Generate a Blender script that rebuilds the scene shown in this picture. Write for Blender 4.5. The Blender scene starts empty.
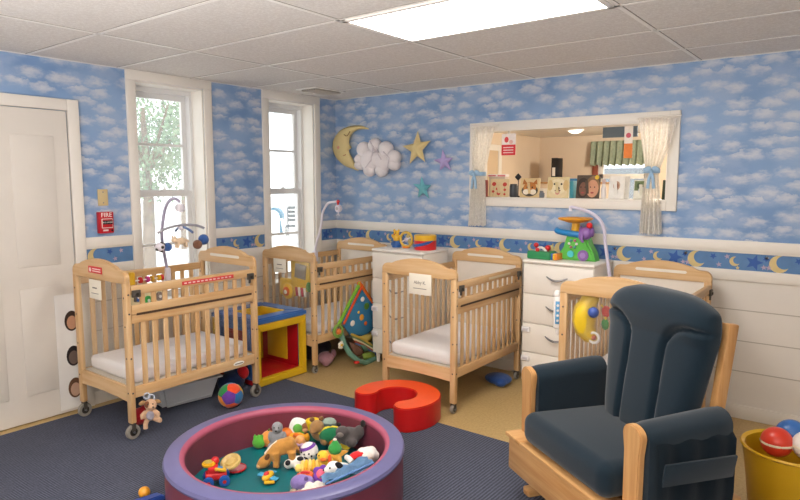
import bpy, bmesh, math, random
from math import sin, cos, pi, radians, sqrt, atan2
from mathutils import Vector, Matrix, Euler
from mathutils.geometry import delaunay_2d_cdt
random.seed(7)
scene = bpy.context.scene
COL = scene.collection

# ------------------------------------------------------------------ camera
F_PX, PITCH, YAW = 620.0, radians(6.35), radians(37.6)
CAM = Vector((4.626, -4.883, 1.69))
FW = Vector((-sin(YAW)*cos(PITCH), cos(YAW)*cos(PITCH), -sin(PITCH)))
RT = Vector((cos(YAW), sin(YAW), 0.0))
UP = RT.cross(FW)
cam_data = bpy.data.cameras.new('camera')
cam_data.sensor_width = 36.0
cam_data.lens = F_PX*36.0/800.0
cam_data.clip_start = 0.02
cam_obj = bpy.data.objects.new('camera', cam_data)
COL.objects.link(cam_obj)
cam_obj.matrix_world = Matrix(((RT.x, UP.x, -FW.x, CAM.x), (RT.y, UP.y, -FW.y, CAM.y), (RT.z, UP.z, -FW.z, CAM.z), (0, 0, 0, 1)))
scene.camera = cam_obj

def at(px, py, ax, val):
    """a point of the place: where the sight line of a photo pixel meets the plane axis=val"""
    d = FW + RT*((px-400)/F_PX) - UP*((py-250)/F_PX)
    t = (val-CAM[ax])/d[ax]
    return CAM + d*t

# ------------------------------------------------------------------ materials
def lin(c):
    if isinstance(c, str):
        c = c.lstrip('#'); c = [int(c[i:i+2], 16)/255 for i in (0, 2, 4)]
    return tuple((x/12.92 if x <= 0.04045 else ((x+0.055)/1.055)**2.4) for x in c) + (1.0,)

class NT:
    def __init__(s, name):
        s.m = bpy.data.materials.new(name); s.m.use_nodes = True
        s.t = s.m.node_tree; s.n = s.t.nodes; s.l = s.t.links
        s.n.clear(); s.out = s.n.new('ShaderNodeOutputMaterial')
    def add(s, t, **k):
        n = s.n.new('ShaderNode'+t)
        for a, v in k.items(): setattr(n, a, v)
        return n
    def put(s, sock, v):
        if hasattr(v, 'is_output') or isinstance(v, bpy.types.NodeSocket): s.l.new(v, sock)
        else: sock.default_value = v
    def math(s, op, a, b=None, c=None, clamp=False):
        n = s.add('Math', operation=op, use_clamp=clamp); s.put(n.inputs[0], a)
        if b is not None: s.put(n.inputs[1], b)
        if c is not None: s.put(n.inputs[2], c)
        return n.outputs[0]
    def mix(s, f, a, b, blend='MIX'):
        n = s.add('Mix', data_type='RGBA', blend_type=blend)
        s.put(n.inputs[0], f); s.put(n.inputs[6], a); s.put(n.inputs[7], b)
        return n.outputs[2]
    def smooth(s, x, a, b):
        n = s.add('MapRange', interpolation_type='SMOOTHSTEP'); s.put(n.inputs[0], x)
        n.inputs[1].default_value = a; n.inputs[2].default_value = b
        n.inputs[3].default_value = 0; n.inputs[4].default_value = 1
        return n.outputs[0]
    def obj(s): return s.add('TexCoord').outputs['Object']
    def mapping(s, v, scale=(1, 1, 1), loc=(0, 0, 0), rot=(0, 0, 0)):
        n = s.add('Mapping'); s.put(n.inputs[0], v)
        n.inputs['Scale'].default_value = scale; n.inputs['Location'].default_value = loc; n.inputs['Rotation'].default_value = rot
        return n.outputs[0]
    def noise(s, v, scale, detail=3, rough=.55):
        n = s.add('TexNoise'); s.put(n.inputs['Vector'], v)
        n.inputs['Scale'].default_value = scale; n.inputs['Detail'].default_value = detail; n.inputs['Roughness'].default_value = rough
        return n
    def bsdf(s, col, rough=.5, bump=None, bstr=.2, bdist=.01, spec=.4, sheen=0, **k):
        b = s.add('BsdfPrincipled'); s.put(b.inputs['Base Color'], col); s.put(b.inputs['Roughness'], rough)
        b.inputs['Specular IOR Level'].default_value = spec
        if sheen: b.inputs['Sheen Weight'].default_value = sheen
        for a, v in k.items(): s.put(b.inputs[a.replace('_', ' ')], v)
        if bump is not None:
            bn = s.add('Bump'); bn.inputs['Strength'].default_value = bstr; bn.inputs['Distance'].default_value = bdist
            s.l.new(bump, bn.inputs['Height']); s.l.new(bn.outputs[0], b.inputs['Normal'])
        s.l.new(b.outputs[0], s.out.inputs[0])
        return b

_mc = {}
def mcol(col, rough=.5, var=.1, nscale=25, bstr=.0, spec=.4, kind='', sheen=0, metal=0):
    key = (col, rough, var, nscale, bstr, spec, sheen, metal)
    if key in _mc: return _mc[key]
    t = NT('%s_%s' % (kind or 'paint', col.strip('#')))
    c = lin(col)
    nz = t.noise(t.obj(), nscale, 3)
    dk = tuple(x*(1-var) for x in c[:3])+(1,); lt = tuple(min(1, x*(1+var)) for x in c[:3])+(1,)
    colr = t.mix(nz.outputs[0], dk, lt)
    t.bsdf(colr, rough, bump=nz.outputs[0] if bstr else None, bstr=bstr, bdist=.004, spec=spec, sheen=sheen, Metallic=metal)
    _mc[key] = t.m
    return t.m
def plastic(c): return mcol(c, .32, .05, 12, spec=.5, kind='plastic')
def plushm(c): return mcol(c, .95, .18, 70, bstr=.6, spec=.1, kind='plush', sheen=.3)
def cloth(c): return mcol(c, .9, .12, 120, bstr=.25, spec=.12, kind='cloth')
def metalm(c): return mcol(c, .35, .05, 30, kind='metal', metal=.9)

def wood(name, axis, c1, c2, sc=1.0, rough=.38):
    t = NT(name)
    s = [26*sc]*3; s[axis] = 1.7*sc
    o = t.obj(); v = t.mapping(o, tuple(s))
    n1 = t.noise(v, 1.0, 4, .6); n2 = t.noise(t.mapping(o, (3, 3, 3)), 1.0, 2)
    f = t.smooth(n1.outputs[0], .3, .72)
    col = t.mix(f, lin(c1), lin(c2))
    col = t.mix(t.math('MULTIPLY', n2.outputs[0], .35), col, tuple(x*.8 for x in lin(c2)[:3])+(1,))
    t.bsdf(col, rough, bump=n1.outputs[0], bstr=.05, bdist=.003, spec=.4)
    return t.m
WX, WY, WZ = [wood('maple_grain_'+a, i, '#DFBE92', '#CB9F6B') for i, a in enumerate('xyz')]
OX, OY, OZ = [wood('oak_grain_'+a, i, '#D6AA74', '#B98650') for i, a in enumerate('xyz')]

WHITE = mcol('#E6E1DA', .45, .03, 6, kind='white_paint')
TRIMW = mcol('#E9E4DC', .4, .03, 6, kind='trim_paint')
DRESS = mcol('#EFEAE2', .35, .02, 5, kind='dresser_white')
SASH = mcol('#E2E2E2', .45, .04, 8, kind='sash_paint')
DARK = mcol('#2B2723', .5, .1, 20, kind='dark')
BLACKP = mcol('#17171A', .45, .1, 20, kind='black')
HARD = mcol('#4A453F', .4, .1, 20, kind='hardware')
STEEL = metalm('#8C8C90')
SHEET = mcol('#F7F4F8', .9, .03, 90, bstr=.1, spec=.1, kind='sheet')

def wallpaper(name, uax):
    t = NT(name)
    g = t.add('NewGeometry').outputs['Position']
    sp = t.add('SeparateXYZ'); t.l.new(g, sp.inputs[0])
    u = sp.outputs[uax]; v = sp.outputs[2]
    def layer(su, sv, offu, offv, thr0, thr1):
        cb = t.add('CombineXYZ')
        t.l.new(t.math('MULTIPLY_ADD', u, 1/su, offu), cb.inputs[0]); t.l.new(t.math('MULTIPLY_ADD', v, 1/sv, offv), cb.inputs[1])
        wob = t.noise(cb.outputs[0], 2.6, 4, .6)
        sub = t.add('VectorMath', operation='SUBTRACT'); t.l.new(wob.outputs['Color'], sub.inputs[0]); sub.inputs[1].default_value = (.5, .5, .5)
        scl = t.add('VectorMath', operation='SCALE'); t.l.new(sub.outputs[0], scl.inputs[0]); scl.inputs['Scale'].default_value = .95
        ad = t.add('VectorMath', operation='ADD'); t.l.new(cb.outputs[0], ad.inputs[0]); t.l.new(scl.outputs[0], ad.inputs[1])
        vo = t.add('TexVoronoi', voronoi_dimensions='2D', feature='F1'); t.l.new(ad.outputs[0], vo.inputs['Vector'])
        vo.inputs['Scale'].default_value = 1.0; vo.inputs['Randomness'].default_value = .72
        m = t.smooth(vo.outputs['Distance'], thr1, thr0)
        s2 = t.add('VectorMath', operation='SUBTRACT'); t.l.new(ad.outputs[0], s2.inputs[0]); t.l.new(vo.outputs['Position'], s2.inputs[1])
        sy = t.add('SeparateXYZ'); t.l.new(s2.outputs[0], sy.inputs[0])
        up = t.smooth(sy.outputs[1], -.5, .32)
        return m, up, wob.outputs[0]
    m1, up1, w1 = layer(.18, .10, 0.3, 0.1, .12, .66)
    m2, up2, w2 = layer(.30, .2, 4.7, 2.2, .1, .5)
    big = t.noise(g, 1.6, 2)
    sky = t.mix(t.smooth(big.outputs[0], .35, .65), lin('#7697C4'), lin('#8FACD2'))
    sky = t.mix(t.math('MULTIPLY', m2, .55), sky, lin('#A2B6D4'))
    cl = t.mix(up1, lin('#9BB0D0'), lin('#CFD3DA'))
    f = t.math('MULTIPLY', m1, t.math('MULTIPLY_ADD', up1, .75, .22), clamp=True)
    col = t.mix(f, sky, cl)
    t.bsdf(col, .6, spec=.25)
    return t.m
PAPER_L = wallpaper('cloud_wallpaper_side', 1)
PAPER_B = wallpaper('cloud_wallpaper_back', 0)
BORDER = mcol('#5C84B4', .6, .18, 14, kind='border_paper')
MOONY = mcol('#D9C48C', .6, .1, 30, kind='border_moon')
STARB = mcol('#355EA8', .6, .1, 30, kind='border_star')
STARP = mcol('#B9A7BE', .6, .1, 30, kind='border_pale')

def mk_carpet():
    t = NT('ribbed_carpet')
    o = t.obj()
    nz = t.noise(o, 90, 3, .7); nb = t.noise(o, 1.1, 2)
    w = t.add('TexWave', wave_type='BANDS', bands_direction='X'); t.l.new(t.mapping(o, (1, 1, 1)), w.inputs[0])
    w.inputs['Scale'].default_value = 16; w.inputs['Distortion'].default_value = 1.2; w.inputs['Detail'].default_value = 2; w.inputs['Detail Scale'].default_value = 6
    w2 = t.add('TexWave', wave_type='BANDS', bands_direction='Y'); t.l.new(o, w2.inputs[0])
    w2.inputs['Scale'].default_value = 24; w2.inputs['Distortion'].default_value = 2
    h = t.math('ADD', t.math('MULTIPLY', w.outputs[1], .5), t.math('MULTIPLY', w2.outputs[1], .22))
    h = t.math('ADD', h, t.math('MULTIPLY', nz.outputs[0], .5))
    c = t.mix(t.smooth(h, .25, .95), lin('#393B45'), lin('#626779'))
    c = t.mix(t.math('MULTIPLY', t.smooth(nb.outputs[0], .35, .7), .3), c, lin('#4E515A'))
    t.bsdf(c, .97, bump=h, bstr=.5, bdist=.006, spec=.08)
    return t.m
CARPET = mk_carpet()
def mk_lino():
    t = NT('speckled_linoleum')
    o = t.obj()
    nz = t.noise(o, 60, 4, .7); nb = t.noise(o, 2.2, 3)
    br = t.add('TexBrick', offset=0.0); t.l.new(o, br.inputs['Vector'])
    br.inputs['Scale'].default_value = 1.0; br.inputs['Brick Width'].default_value = .305; br.inputs['Row Height'].default_value = .305
    br.inputs['Mortar Size'].default_value = .0015; br.inputs['Mortar Smooth'].default_value = .5
    br.inputs['Color1'].default_value = (.96, .96, .96, 1); br.inputs['Color2'].default_value = (1, 1, 1, 1); br.inputs['Mortar'].default_value = (.82, .8, .76, 1)
    c = t.mix(t.smooth(nz.outputs[0], .35, .65), lin('#B59866'), lin('#C7AD79'))
    c = t.mix(t.math('MULTIPLY', nb.outputs[0], .35), c, lin('#B39562'))
    c = t.mix(1.0, c, br.outputs[0], 'MULTIPLY')
    t.bsdf(c, .34, spec=.4)
    return t.m
LINO = mk_lino()
def mk_tile():
    t = NT('acoustic_ceiling_tile')
    o = t.obj()
    n1 = t.noise(o, 55, 4, .75); n2 = t.noise(o, 170, 2, .6)
    f = t.math('MULTIPLY', t.smooth(n1.outputs[0], .40, .62), t.smooth(n2.outputs[0], .3, .6))
    c = t.mix(f, lin('#D8D2CC'), lin('#E9E5E0'))
    # water stain on one tile, at its own place on the ceiling
    ds = t.add('VectorMath', operation='DISTANCE'); st = at(250, 53, 2, 2.54)
    wv = t.noise(o, 5, 3)
    t.l.new(t.mapping(o, (1, 1.4, 1)), ds.inputs[0]); ds.inputs[1].default_value = (st.x, st.y*1.4, 0)
    r = t.math('ADD', ds.outputs['Value'], t.math('MULTIPLY_ADD', wv.outputs[0], .3, -.15))
    s = t.smooth(r, .22, .1)
    c = t.mix(t.math('MULTIPLY', s, .4), c, lin('#A58F78'))
    t.bsdf(c, .95, bump=n1.outputs[0], bstr=.25, bdist=.004, spec=.1)
    return t.m
TILE = mk_tile()
TAN = mcol('#DCC9B2', .8, .05, 3, kind='tan_wall')
def emis(name, col, st):
    t = NT(name); e = t.add('Emission'); e.inputs[1].default_value = st
    nz = t.noise(t.obj(), 4, 2)
    c = lin(col)
    t.l.new(t.mix(nz.outputs[0], tuple(x*.95 for x in c[:3])+(1,), c), e.inputs[0]); t.l.new(e.outputs[0], t.out.inputs[0]); return t.m
LAMP = emis('fluorescent_diffuser', '#FFF8F0', 13)
LAMP2 = emis('fixture_glow', '#FFF3E0', 2.2)
def mk_glass(name, haze, tint='#FFFFFF'):
    t = NT(name)
    tr = t.add('BsdfTransparent'); tr.inputs[0].default_value = (.97, .98, .98, 1)
    gl = t.add('BsdfGlossy'); gl.inputs['Roughness'].default_value = .03
    tl = t.add('BsdfTranslucent'); tl.inputs[0].default_value = lin(tint)
    nz = t.noise(t.obj(), 6, 2)
    m1 = t.add('MixShader'); t.put(m1.inputs[0], t.math('MULTIPLY_ADD', nz.outputs[0], haze*.3, haze*.85)); t.l.new(tr.outputs[0], m1.inputs[1]); t.l.new(tl.outputs[0], m1.inputs[2])
    m2 = t.add('MixShader'); m2.inputs[0].default_value = .05; t.l.new(m1.outputs[0], m2.inputs[1]); t.l.new(gl.outputs[0], m2.inputs[2])
    t.l.new(m2.outputs[0], t.out.inputs[0]); return t.m
GLASS = mk_glass('dusty_window_glass', .085)  # translucent share puts the outdoor glare haze into the panes
def mk_acrylic():
    t = NT('clear_acrylic')
    tr = t.add('BsdfTransparent'); tr.inputs[0].default_value = (.97, .97, .96, 1)
    gl = t.add('BsdfGlossy'); gl.inputs['Roughness'].default_value = .12
    df = t.add('BsdfDiffuse'); df.inputs[0].default_value = lin('#EEE6DA')
    nz = t.noise(t.obj(), 9, 3)
    m1 = t.add('MixShader'); t.put(m1.inputs[0], t.math('MULTIPLY_ADD', nz.outputs[0], .05, .015)); t.l.new(tr.outputs[0], m1.inputs[1]); t.l.new(df.outputs[0], m1.inputs[2])
    m2 = t.add('MixShader'); m2.inputs[0].default_value = .035; t.l.new(m1.outputs[0], m2.inputs[1]); t.l.new(gl.outputs[0], m2.inputs[2])
    t.l.new(m2.outputs[0], t.out.inputs[0]); return t.m
ACRYL = mk_acrylic()
def mk_lace():
    t = NT('white_lace')
    o = t.obj()
    vo = t.add('TexVoronoi'); t.l.new(o, vo.inputs['Vector']); vo.inputs['Scale'].default_value = 60
    d = t.add('BsdfDiffuse'); t.put(d.inputs[0], t.mix(vo.outputs['Distance'], lin('#F7F3EC'), lin('#EDE8E0')))
    tl = t.add('BsdfTranslucent'); tl.inputs[0].default_value = lin('#FAF6EE')
    tr = t.add('BsdfTransparent')
    m1 = t.add('MixShader'); m1.inputs[0].default_value = .4; t.l.new(d.outputs[0], m1.inputs[1]); t.l.new(tl.outputs[0], m1.inputs[2])
    m2 = t.add('MixShader'); t.put(m2.inputs[0], t.math('MULTIPLY_ADD', vo.outputs['Distance'], .16, .06)); t.l.new(m1.outputs[0], m2.inputs[1]); t.l.new(tr.outputs[0], m2.inputs[2])
    t.l.new(m2.outputs[0], t.out.inputs[0]); return t.m
LACE = mk_lace()
def mk_upholstery():
    t = NT('teal_navy_upholstery')
    o = t.obj()
    n = t.noise(o, 260, 2, .7); nb = t.noise(o, 5, 3)
    c = t.mix(n.outputs[0], lin('#0D1A24'), lin('#1A2E3B'))
    c = t.mix(t.math('MULTIPLY', nb.outputs[0], .4), c, lin('#122330'))
    t.bsdf(c, .9, bump=n.outputs[0], bstr=.25, bdist=.002, spec=.15, sheen=.25)
    return t.m
UPH = mk_upholstery()
def mk_vinyl(name, c, rough=.35):
    t = NT(name)
    o = t.obj(); n = t.noise(o, 9, 3); n2 = t.noise(o, 80, 2)
    cl = lin(c)
    t.bsdf(t.mix(n.outputs[0], tuple(x*.86 for x in cl[:3])+(1,), tuple(min(1, x*1.1) for x in cl[:3])+(1,)), rough, bump=n2.outputs[0], bstr=.08, bdist=.003, spec=.45)
    return t.m
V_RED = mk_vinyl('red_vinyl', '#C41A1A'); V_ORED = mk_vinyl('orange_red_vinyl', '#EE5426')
V_PUR = mk_vinyl('purple_vinyl', '#696895'); V_PINK = mk_vinyl('pink_vinyl', '#AE5670'); V_MAR = mk_vinyl('maroon_vinyl', '#793848')
V_TEAL = mk_vinyl('teal_vinyl', '#0B6A72'); V_BLUE = mk_vinyl('blue_vinyl', '#3A6DB4'); V_YEL = mk_vinyl('yellow_vinyl', '#DDB422')
V_INR = mk_vinyl('inner_red_vinyl', '#B3141C')

# ------------------------------------------------------------------ mesh builder
class MB:
    def __init__(s): s.bm = bmesh.new(); s.mats = []
    def mi(s, m):
        if m not in s.mats: s.mats.append(m)
        return s.mats.index(m)
    def merge(s, tmp, m, M=None, smooth=True):
        if M is not None: bmesh.ops.transform(tmp, matrix=M, verts=tmp.verts)
        if m is not None:
            i = s.mi(m)
            for f in tmp.faces: f.material_index = i
        for f in tmp.faces: f.smooth = smooth
        me = bpy.data.meshes.new('tmp'); tmp.to_mesh(me); tmp.free()
        s.bm.from_mesh(me); bpy.data.meshes.remove(me)
    def box(s, c, size, m, r=0.0, seg=2, rot=None, M=None):
        t = bmesh.new(); bmesh.ops.create_cube(t, size=1)
        bmesh.ops.transform(t, matrix=Matrix.Diagonal((*size, 1)), verts=t.verts)
        if r > 0:
            bmesh.ops.bevel(t, geom=t.edges[:], offset=min(r, min(size)*.49), segments=seg, affect='EDGES', profile=.5)
        X = Matrix.Translation(c)
        if rot is not None: X = X @ Euler(rot).to_matrix().to_4x4()
        if M is not None: X = M @ X
        s.merge(t, m, X, smooth=r > 0 and seg > 1)
    def b2(s, p0, p1, m, r=0.0, seg=2, M=None):
        p0 = Vector(p0); p1 = Vector(p1); d = p1-p0
        s.box((p0+p1)/2, (abs(d.x), abs(d.y), abs(d.z)), m, r, seg, M=M)
    def ball(s, c, r, m, rot=None, n=16, M=None):
        if not hasattr(r, '__len__'): r = (r, r, r)
        t = bmesh.new(); bmesh.ops.create_uvsphere(t, u_segments=n, v_segments=max(6, n*2//3), radius=1)
        X = Matrix.Translation(c)
        if rot is not None: X = X @ Euler(rot).to_matrix().to_4x4()
        X = X @ Matrix.Diagonal((*r, 1))
        if M is not None: X = M @ X
        s.merge(t, m, X)
    def cyl(s, p0, p1, r, m, r1=None, n=14, bev=0, M=None):
        p0 = Vector(p0); p1 = Vector(p1); d = p1-p0; L = d.length
        t = bmesh.new(); bmesh.ops.create_cone(t, cap_ends=True, segments=n, radius1=r, radius2=r if r1 is None else r1, depth=L)
        if bev:
            es = [e for e in t.edges if abs(e.verts[0].co.z-e.verts[1].co.z) < 1e-6]
            bmesh.ops.bevel(t, geom=es, offset=bev, segments=2, affect='EDGES')
        X = Matrix.Translation((p0+p1)/2) @ d.to_track_quat('Z', 'Y').to_matrix().to_4x4()
        if M is not None: X = M @ X
        for f in t.faces: pass
        s.merge(t, m, X)
    def tube(s, pts, r, m, n=8, closed=False, M=None):
        pts = [Vector(p) for p in pts]; N = len(pts)
        rr = r if hasattr(r, '__len__') else [r]*N
        t = bmesh.new(); rings = []; up = None
        for i, p in enumerate(pts):
            if closed: d = pts[(i+1) % N]-pts[i-1]
            else: d = pts[min(i+1, N-1)]-pts[max(i-1, 0)]
            d.normalize()
            if up is None:
                up = Vector((0, 0, 1)) if abs(d.z) < .9 else Vector((1, 0, 0))
            a = d.cross(up)
            if a.length < 1e-5: a = d.cross(Vector((.3, .9, .1)))
            a.normalize(); up = a.cross(d).normalized()
            rings.append([t.verts.new(p+(a*cos(2*pi*k/n)+up*sin(2*pi*k/n))*rr[i]) for k in range(n)])
        for i in range(N if closed else N-1):
            A = rings[i]; B = rings[(i+1) % N]
            for k in range(n): t.faces.new((A[k], A[(k+1) % n], B[(k+1) % n], B[k]))
        if not closed:
            t.faces.new(rings[0][::-1]); t.faces.new(rings[-1])
        bmesh.ops.recalc_face_normals(t, faces=t.faces)
        s.merge(t, m, M)
    def lathe(s, prof, m, n=32, M=None, a0=0, a1=2*pi, mats=None):
        t = bmesh.new(); full = abs(a1-a0-2*pi) < 1e-6
        K = n if full else n+1
        V = [[t.verts.new((r*cos(a0+(a1-a0)*k/n), r*sin(a0+(a1-a0)*k/n), z)) for (r, z) in prof] for k in range(K)]
        for k in range(n):
            A = V[k]; B = V[(k+1) % K]
            for j in range(len(prof)-1):
                f = t.faces.new((A[j], B[j], B[j+1], A[j+1]))
                if mats: f.material_index = s.mi(mats[j])
        if not full and prof[0] == prof[-1]:
            pass
        bmesh.ops.remove_doubles(t, verts=t.verts, dist=1e-6)
        bmesh.ops.recalc_face_normals(t, faces=t.faces)
        s.merge(t, None if mats else m, M)
    def prism(s, poly, depth, m, M=None, bev=0, seg=2, smooth=False):
        """polygon in local XY, extruded along +Z by depth"""
        t = bmesh.new(); vs = [t.verts.new((x, y, 0)) for x, y in poly]
        f = t.faces.new(vs)
        r = bmesh.ops.extrude_face_region(t, geom=[f])
        bmesh.ops.translate(t, verts=[v for v in r['geom'] if isinstance(v, bmesh.types.BMVert)], vec=(0, 0, depth))
        bmesh.ops.recalc_face_normals(t, faces=t.faces)
        if bev:
            es = [e for e in t.edges if abs(e.verts[0].co.z-e.verts[1].co.z) < 1e-7 and len(e.link_faces) == 2]
            bmesh.ops.bevel(t, geom=es, offset=bev, segments=seg, affect='EDGES')
        big = [q for q in t.faces if len(q.verts) > 4]
        bmesh.ops.triangulate(t, faces=big)
        s.merge(t, m, M, smooth)
    def puff(s, poly, T, m, step, M=None, back=1.0, power=.5):
        """inflated pillow over a closed outline in XY, half thickness T along Z"""
        P = [Vector(p) for p in poly]; N = len(P)
        xs = [p.x for p in P]; ys = [p.y for p in P]
        def inside(q):
            c = False; j = N-1
            for i in range(N):
                if (P[i].y > q.y) != (P[j].y > q.y) and q.x < (P[j].x-P[i].x)*(q.y-P[i].y)/(P[j].y-P[i].y)+P[i].x: c = not c
                j = i
            return c
        def dist(q):
            b = 1e9
            for i in range(N):
                a = P[i]; e = P[(i+1) % N]-a; L = e.length_squared
                k = 0 if L == 0 else max(0, min(1, (q-a).dot(e)/L)); b = min(b, (q-a-e*k).length)
            return b
        pts = list(P); x = min(xs)
        row = 0; y = min(ys)
        while y < max(ys):
            x = min(xs)+(step/2 if row % 2 else 0)
            while x < max(xs):
                q = Vector((x, y))
                if inside(q) and dist(q) > step*.45: pts.append(q)
                x += step
            y += step*.87; row += 1
        V, E, F, *_ = delaunay_2d_cdt(pts, [(i, (i+1) % N) for i in range(N)], [], 1, 1e-6)
        D = [dist(v) if i >= N else 0 for i, v in enumerate(V)]
        dm = max(D) or 1
        t = bmesh.new()
        A = [t.verts.new((v.x, v.y, T*(1-(1-d/dm)**2)**power if d > 1e-6 else 0)) for v, d in zip(V, D)]
        B = [A[i] if d <= 1e-6 else t.verts.new((v.x, v.y, -back*T*(1-(1-d/dm)**2)**power)) for i, (v, d) in enumerate(zip(V, D))]
        for f in F:
            for L in ([A[i] for i in f], [B[i] for i in f][::-1]):
                try: t.faces.new(L)
                except ValueError: pass
        bmesh.ops.recalc_face_normals(t, faces=t.faces)
        s.merge(t, m, M)
    def text(s, txt, size, m, M, ext=.0008):
        cu = bpy.data.curves.new('lettering', 'FONT'); cu.body = txt; cu.size = size; cu.extrude = ext
        cu.align_x = 'CENTER'; cu.align_y = 'CENTER'; cu.resolution_u = 3
        o = bpy.data.objects.new('lettering', cu); COL.objects.link(o)
        me = bpy.data.meshes.new_from_object(o.evaluated_get(bpy.context.evaluated_depsgraph_get()))
        bpy.data.objects.remove(o); bpy.data.curves.remove(cu)
        t = bmesh.new(); t.from_mesh(me); bpy.data.meshes.remove(me)
        s.merge(t, m, M, False)
    def build(s, name, parent=None, loc=None, angle=40):
        me = bpy.data.meshes.new(name); s.bm.to_mesh(me); s.bm.free()
        for m in s.mats: me.materials.append(m)
        me.set_sharp_from_angle(angle=radians(angle))
        o = bpy.data.objects.new(name, me); COL.objects.link(o)
        if parent is not None: o.parent = parent
        if loc is not None: o.location = loc
        return o

def T(x, y, z): return Matrix.Translation((x, y, z))
def R(a, ax): return Matrix.Rotation(radians(a), 4, ax)
# frames for things on the back wall (local x -> world x, local y -> world z, local z -> out of the wall, world -y)
BACKF = Matrix(((1, 0, 0, 0), (0, 0, -1, 0), (0, 1, 0, 0), (0, 0, 0, 1)))
LEFTF = Matrix(((0, 0, 1, 0), (1, 0, 0, 0), (0, 1, 0, 0), (0, 0, 0, 1)))     # local x -> world y, z -> world +x

def tag(o, label, cat, group=None, kind=None):
    o['label'] = label; o['category'] = cat
    if group: o['group'] = group
    if kind: o['kind'] = kind
    return o
def thing(name, label, cat, loc=(0, 0, 0), rotz=0, group=None):
    o = bpy.data.objects.new(name, None); o.empty_display_size = .05; COL.objects.link(o)
    o.location = loc; o.rotation_euler = (0, 0, rotz)
    return tag(o, label, cat, group)
def struct(mb, name, parent=None):
    o = mb.build(name, parent)
    if parent is None: o['kind'] = 'structure'
    return o
def kids(o): return [c for c in list(COL.objects) if c.parent == o]
def dup(root, loc, rotz=0, label=None, group=None):
    r = root.copy(); COL.objects.link(r); r.location = loc; r.rotation_euler = (0, 0, rotz)
    if label: r['label'] = label
    if group: r['group'] = group
    for ch in kids(root):
        c = ch.copy(); COL.objects.link(c); c.parent = r
        for g in kids(ch):
            d = g.copy(); COL.objects.link(d); d.parent = c
    return r
def single(mb, name, label, cat, loc=(0, 0, 0), rotz=0, group=None, kind=None):
    o = mb.build(name); o.location = loc; o.rotation_euler = (0, 0, rotz)
    return tag(o, label, cat, group, kind)
def remesh(o, vox, it=4):
    r = o.modifiers.new('fuse', 'REMESH'); r.mode = 'VOXEL'; r.voxel_size = vox; r.use_smooth_shade = True
    k = o.modifiers.new('soften', 'SMOOTH'); k.iterations = it; k.factor = .5
    return o

RZ = .006                                  # top of the carpet
CEIL = 2.54
#=PART2=
# ------------------------------------------------------------------ the setting
YF, XR = -6.6, 6.3
m = MB(); m.b2((-.3, YF-.15, -.12), (XR+.15, .0, 0), LINO); struct(m, 'floor')

WIN = [(-2.25, -1.632), (-.925, -.325)]      # openings in the left wall (y)
WZ0, WZ1 = .70, 2.465
def wall_pieces(m, paper, spans, z0, z1, mk):
    for a, b in spans: mk(m, a, b, z0, z1, paper)
m = MB()
def lw(m, a, b, z0, z1, mt): m.b2((-.26, a, z0), (0, b, z1), mt)
solid = [(YF, WIN[0][0]), (WIN[0][1], WIN[1][0]), (WIN[1][1], .26)]
for a, b in solid:
    lw(m, a, b, 0, 1.13, WHITE); lw(m, a, b, 1.13, CEIL+.1, PAPER_L)
for a, b in WIN:
    lw(m, a, b, 0, WZ0, WHITE); lw(m, a, b, WZ1, CEIL+.1, PAPER_L)
struct(m, 'wall_left')
# back wall with the opening into the next room
PX0, PX1, PZ0, PZ1 = 1.745, 3.375, 1.54, 2.13
m = MB()
def bw(a, b, z0, z1, mt): m.b2((a, 0, z0), (b, .14, z1), mt)
for a, b in ((0, PX0), (PX1, XR)):
    bw(a, b, 0, 1.13, WHITE); bw(a, b, 1.13, CEIL+.1, PAPER_B)
bw(PX0, PX1, 0, 1.13, WHITE); bw(PX0, PX1, 1.13, PZ0, PAPER_B); bw(PX0, PX1, PZ1, CEIL+.1, PAPER_B)
struct(m, 'wall_back')
m = MB(); m.b2((XR, YF, 0), (XR+.12, 0, CEIL+.1), WHITE); struct(m, 'wall_right')
m = MB(); m.b2((-.26, YF-.12, 0), (XR+.12, YF, CEIL+.1), WHITE); struct(m, 'wall_front')

# ceiling: lay-in tiles on a white grid
m = MB(); m.b2((-.26, YF-.12, CEIL), (XR+.12, .14, CEIL+.08), TILE)
GX = [.97+1.29*k for k in range(0, 5)]; GX[1] = 2.285; GX[2] = 3.555; GX[3] = 4.84; GX[4] = 6.1
GY = [-.49-.63*k for k in range(0, 10)]
GRID = mcol('#F0ECE6', .4, .04, 8, kind='ceiling_grid')
SHADOW = mcol('#8E857B', .8, .1, 30, kind='tile_gap')  # painted shadow line along one side of each grid bar
for gx in GX:
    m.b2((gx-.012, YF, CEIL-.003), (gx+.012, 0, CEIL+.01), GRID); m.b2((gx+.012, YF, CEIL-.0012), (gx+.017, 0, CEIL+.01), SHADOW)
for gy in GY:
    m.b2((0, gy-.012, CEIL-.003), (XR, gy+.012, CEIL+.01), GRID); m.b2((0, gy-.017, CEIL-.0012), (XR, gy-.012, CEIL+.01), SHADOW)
m.b2((0, -.022, CEIL-.004), (XR, 0, CEIL+.01), GRID); m.b2((0, YF, CEIL-.004), (.022, 0, CEIL+.01), GRID)
struct(m, 'ceiling')

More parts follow.
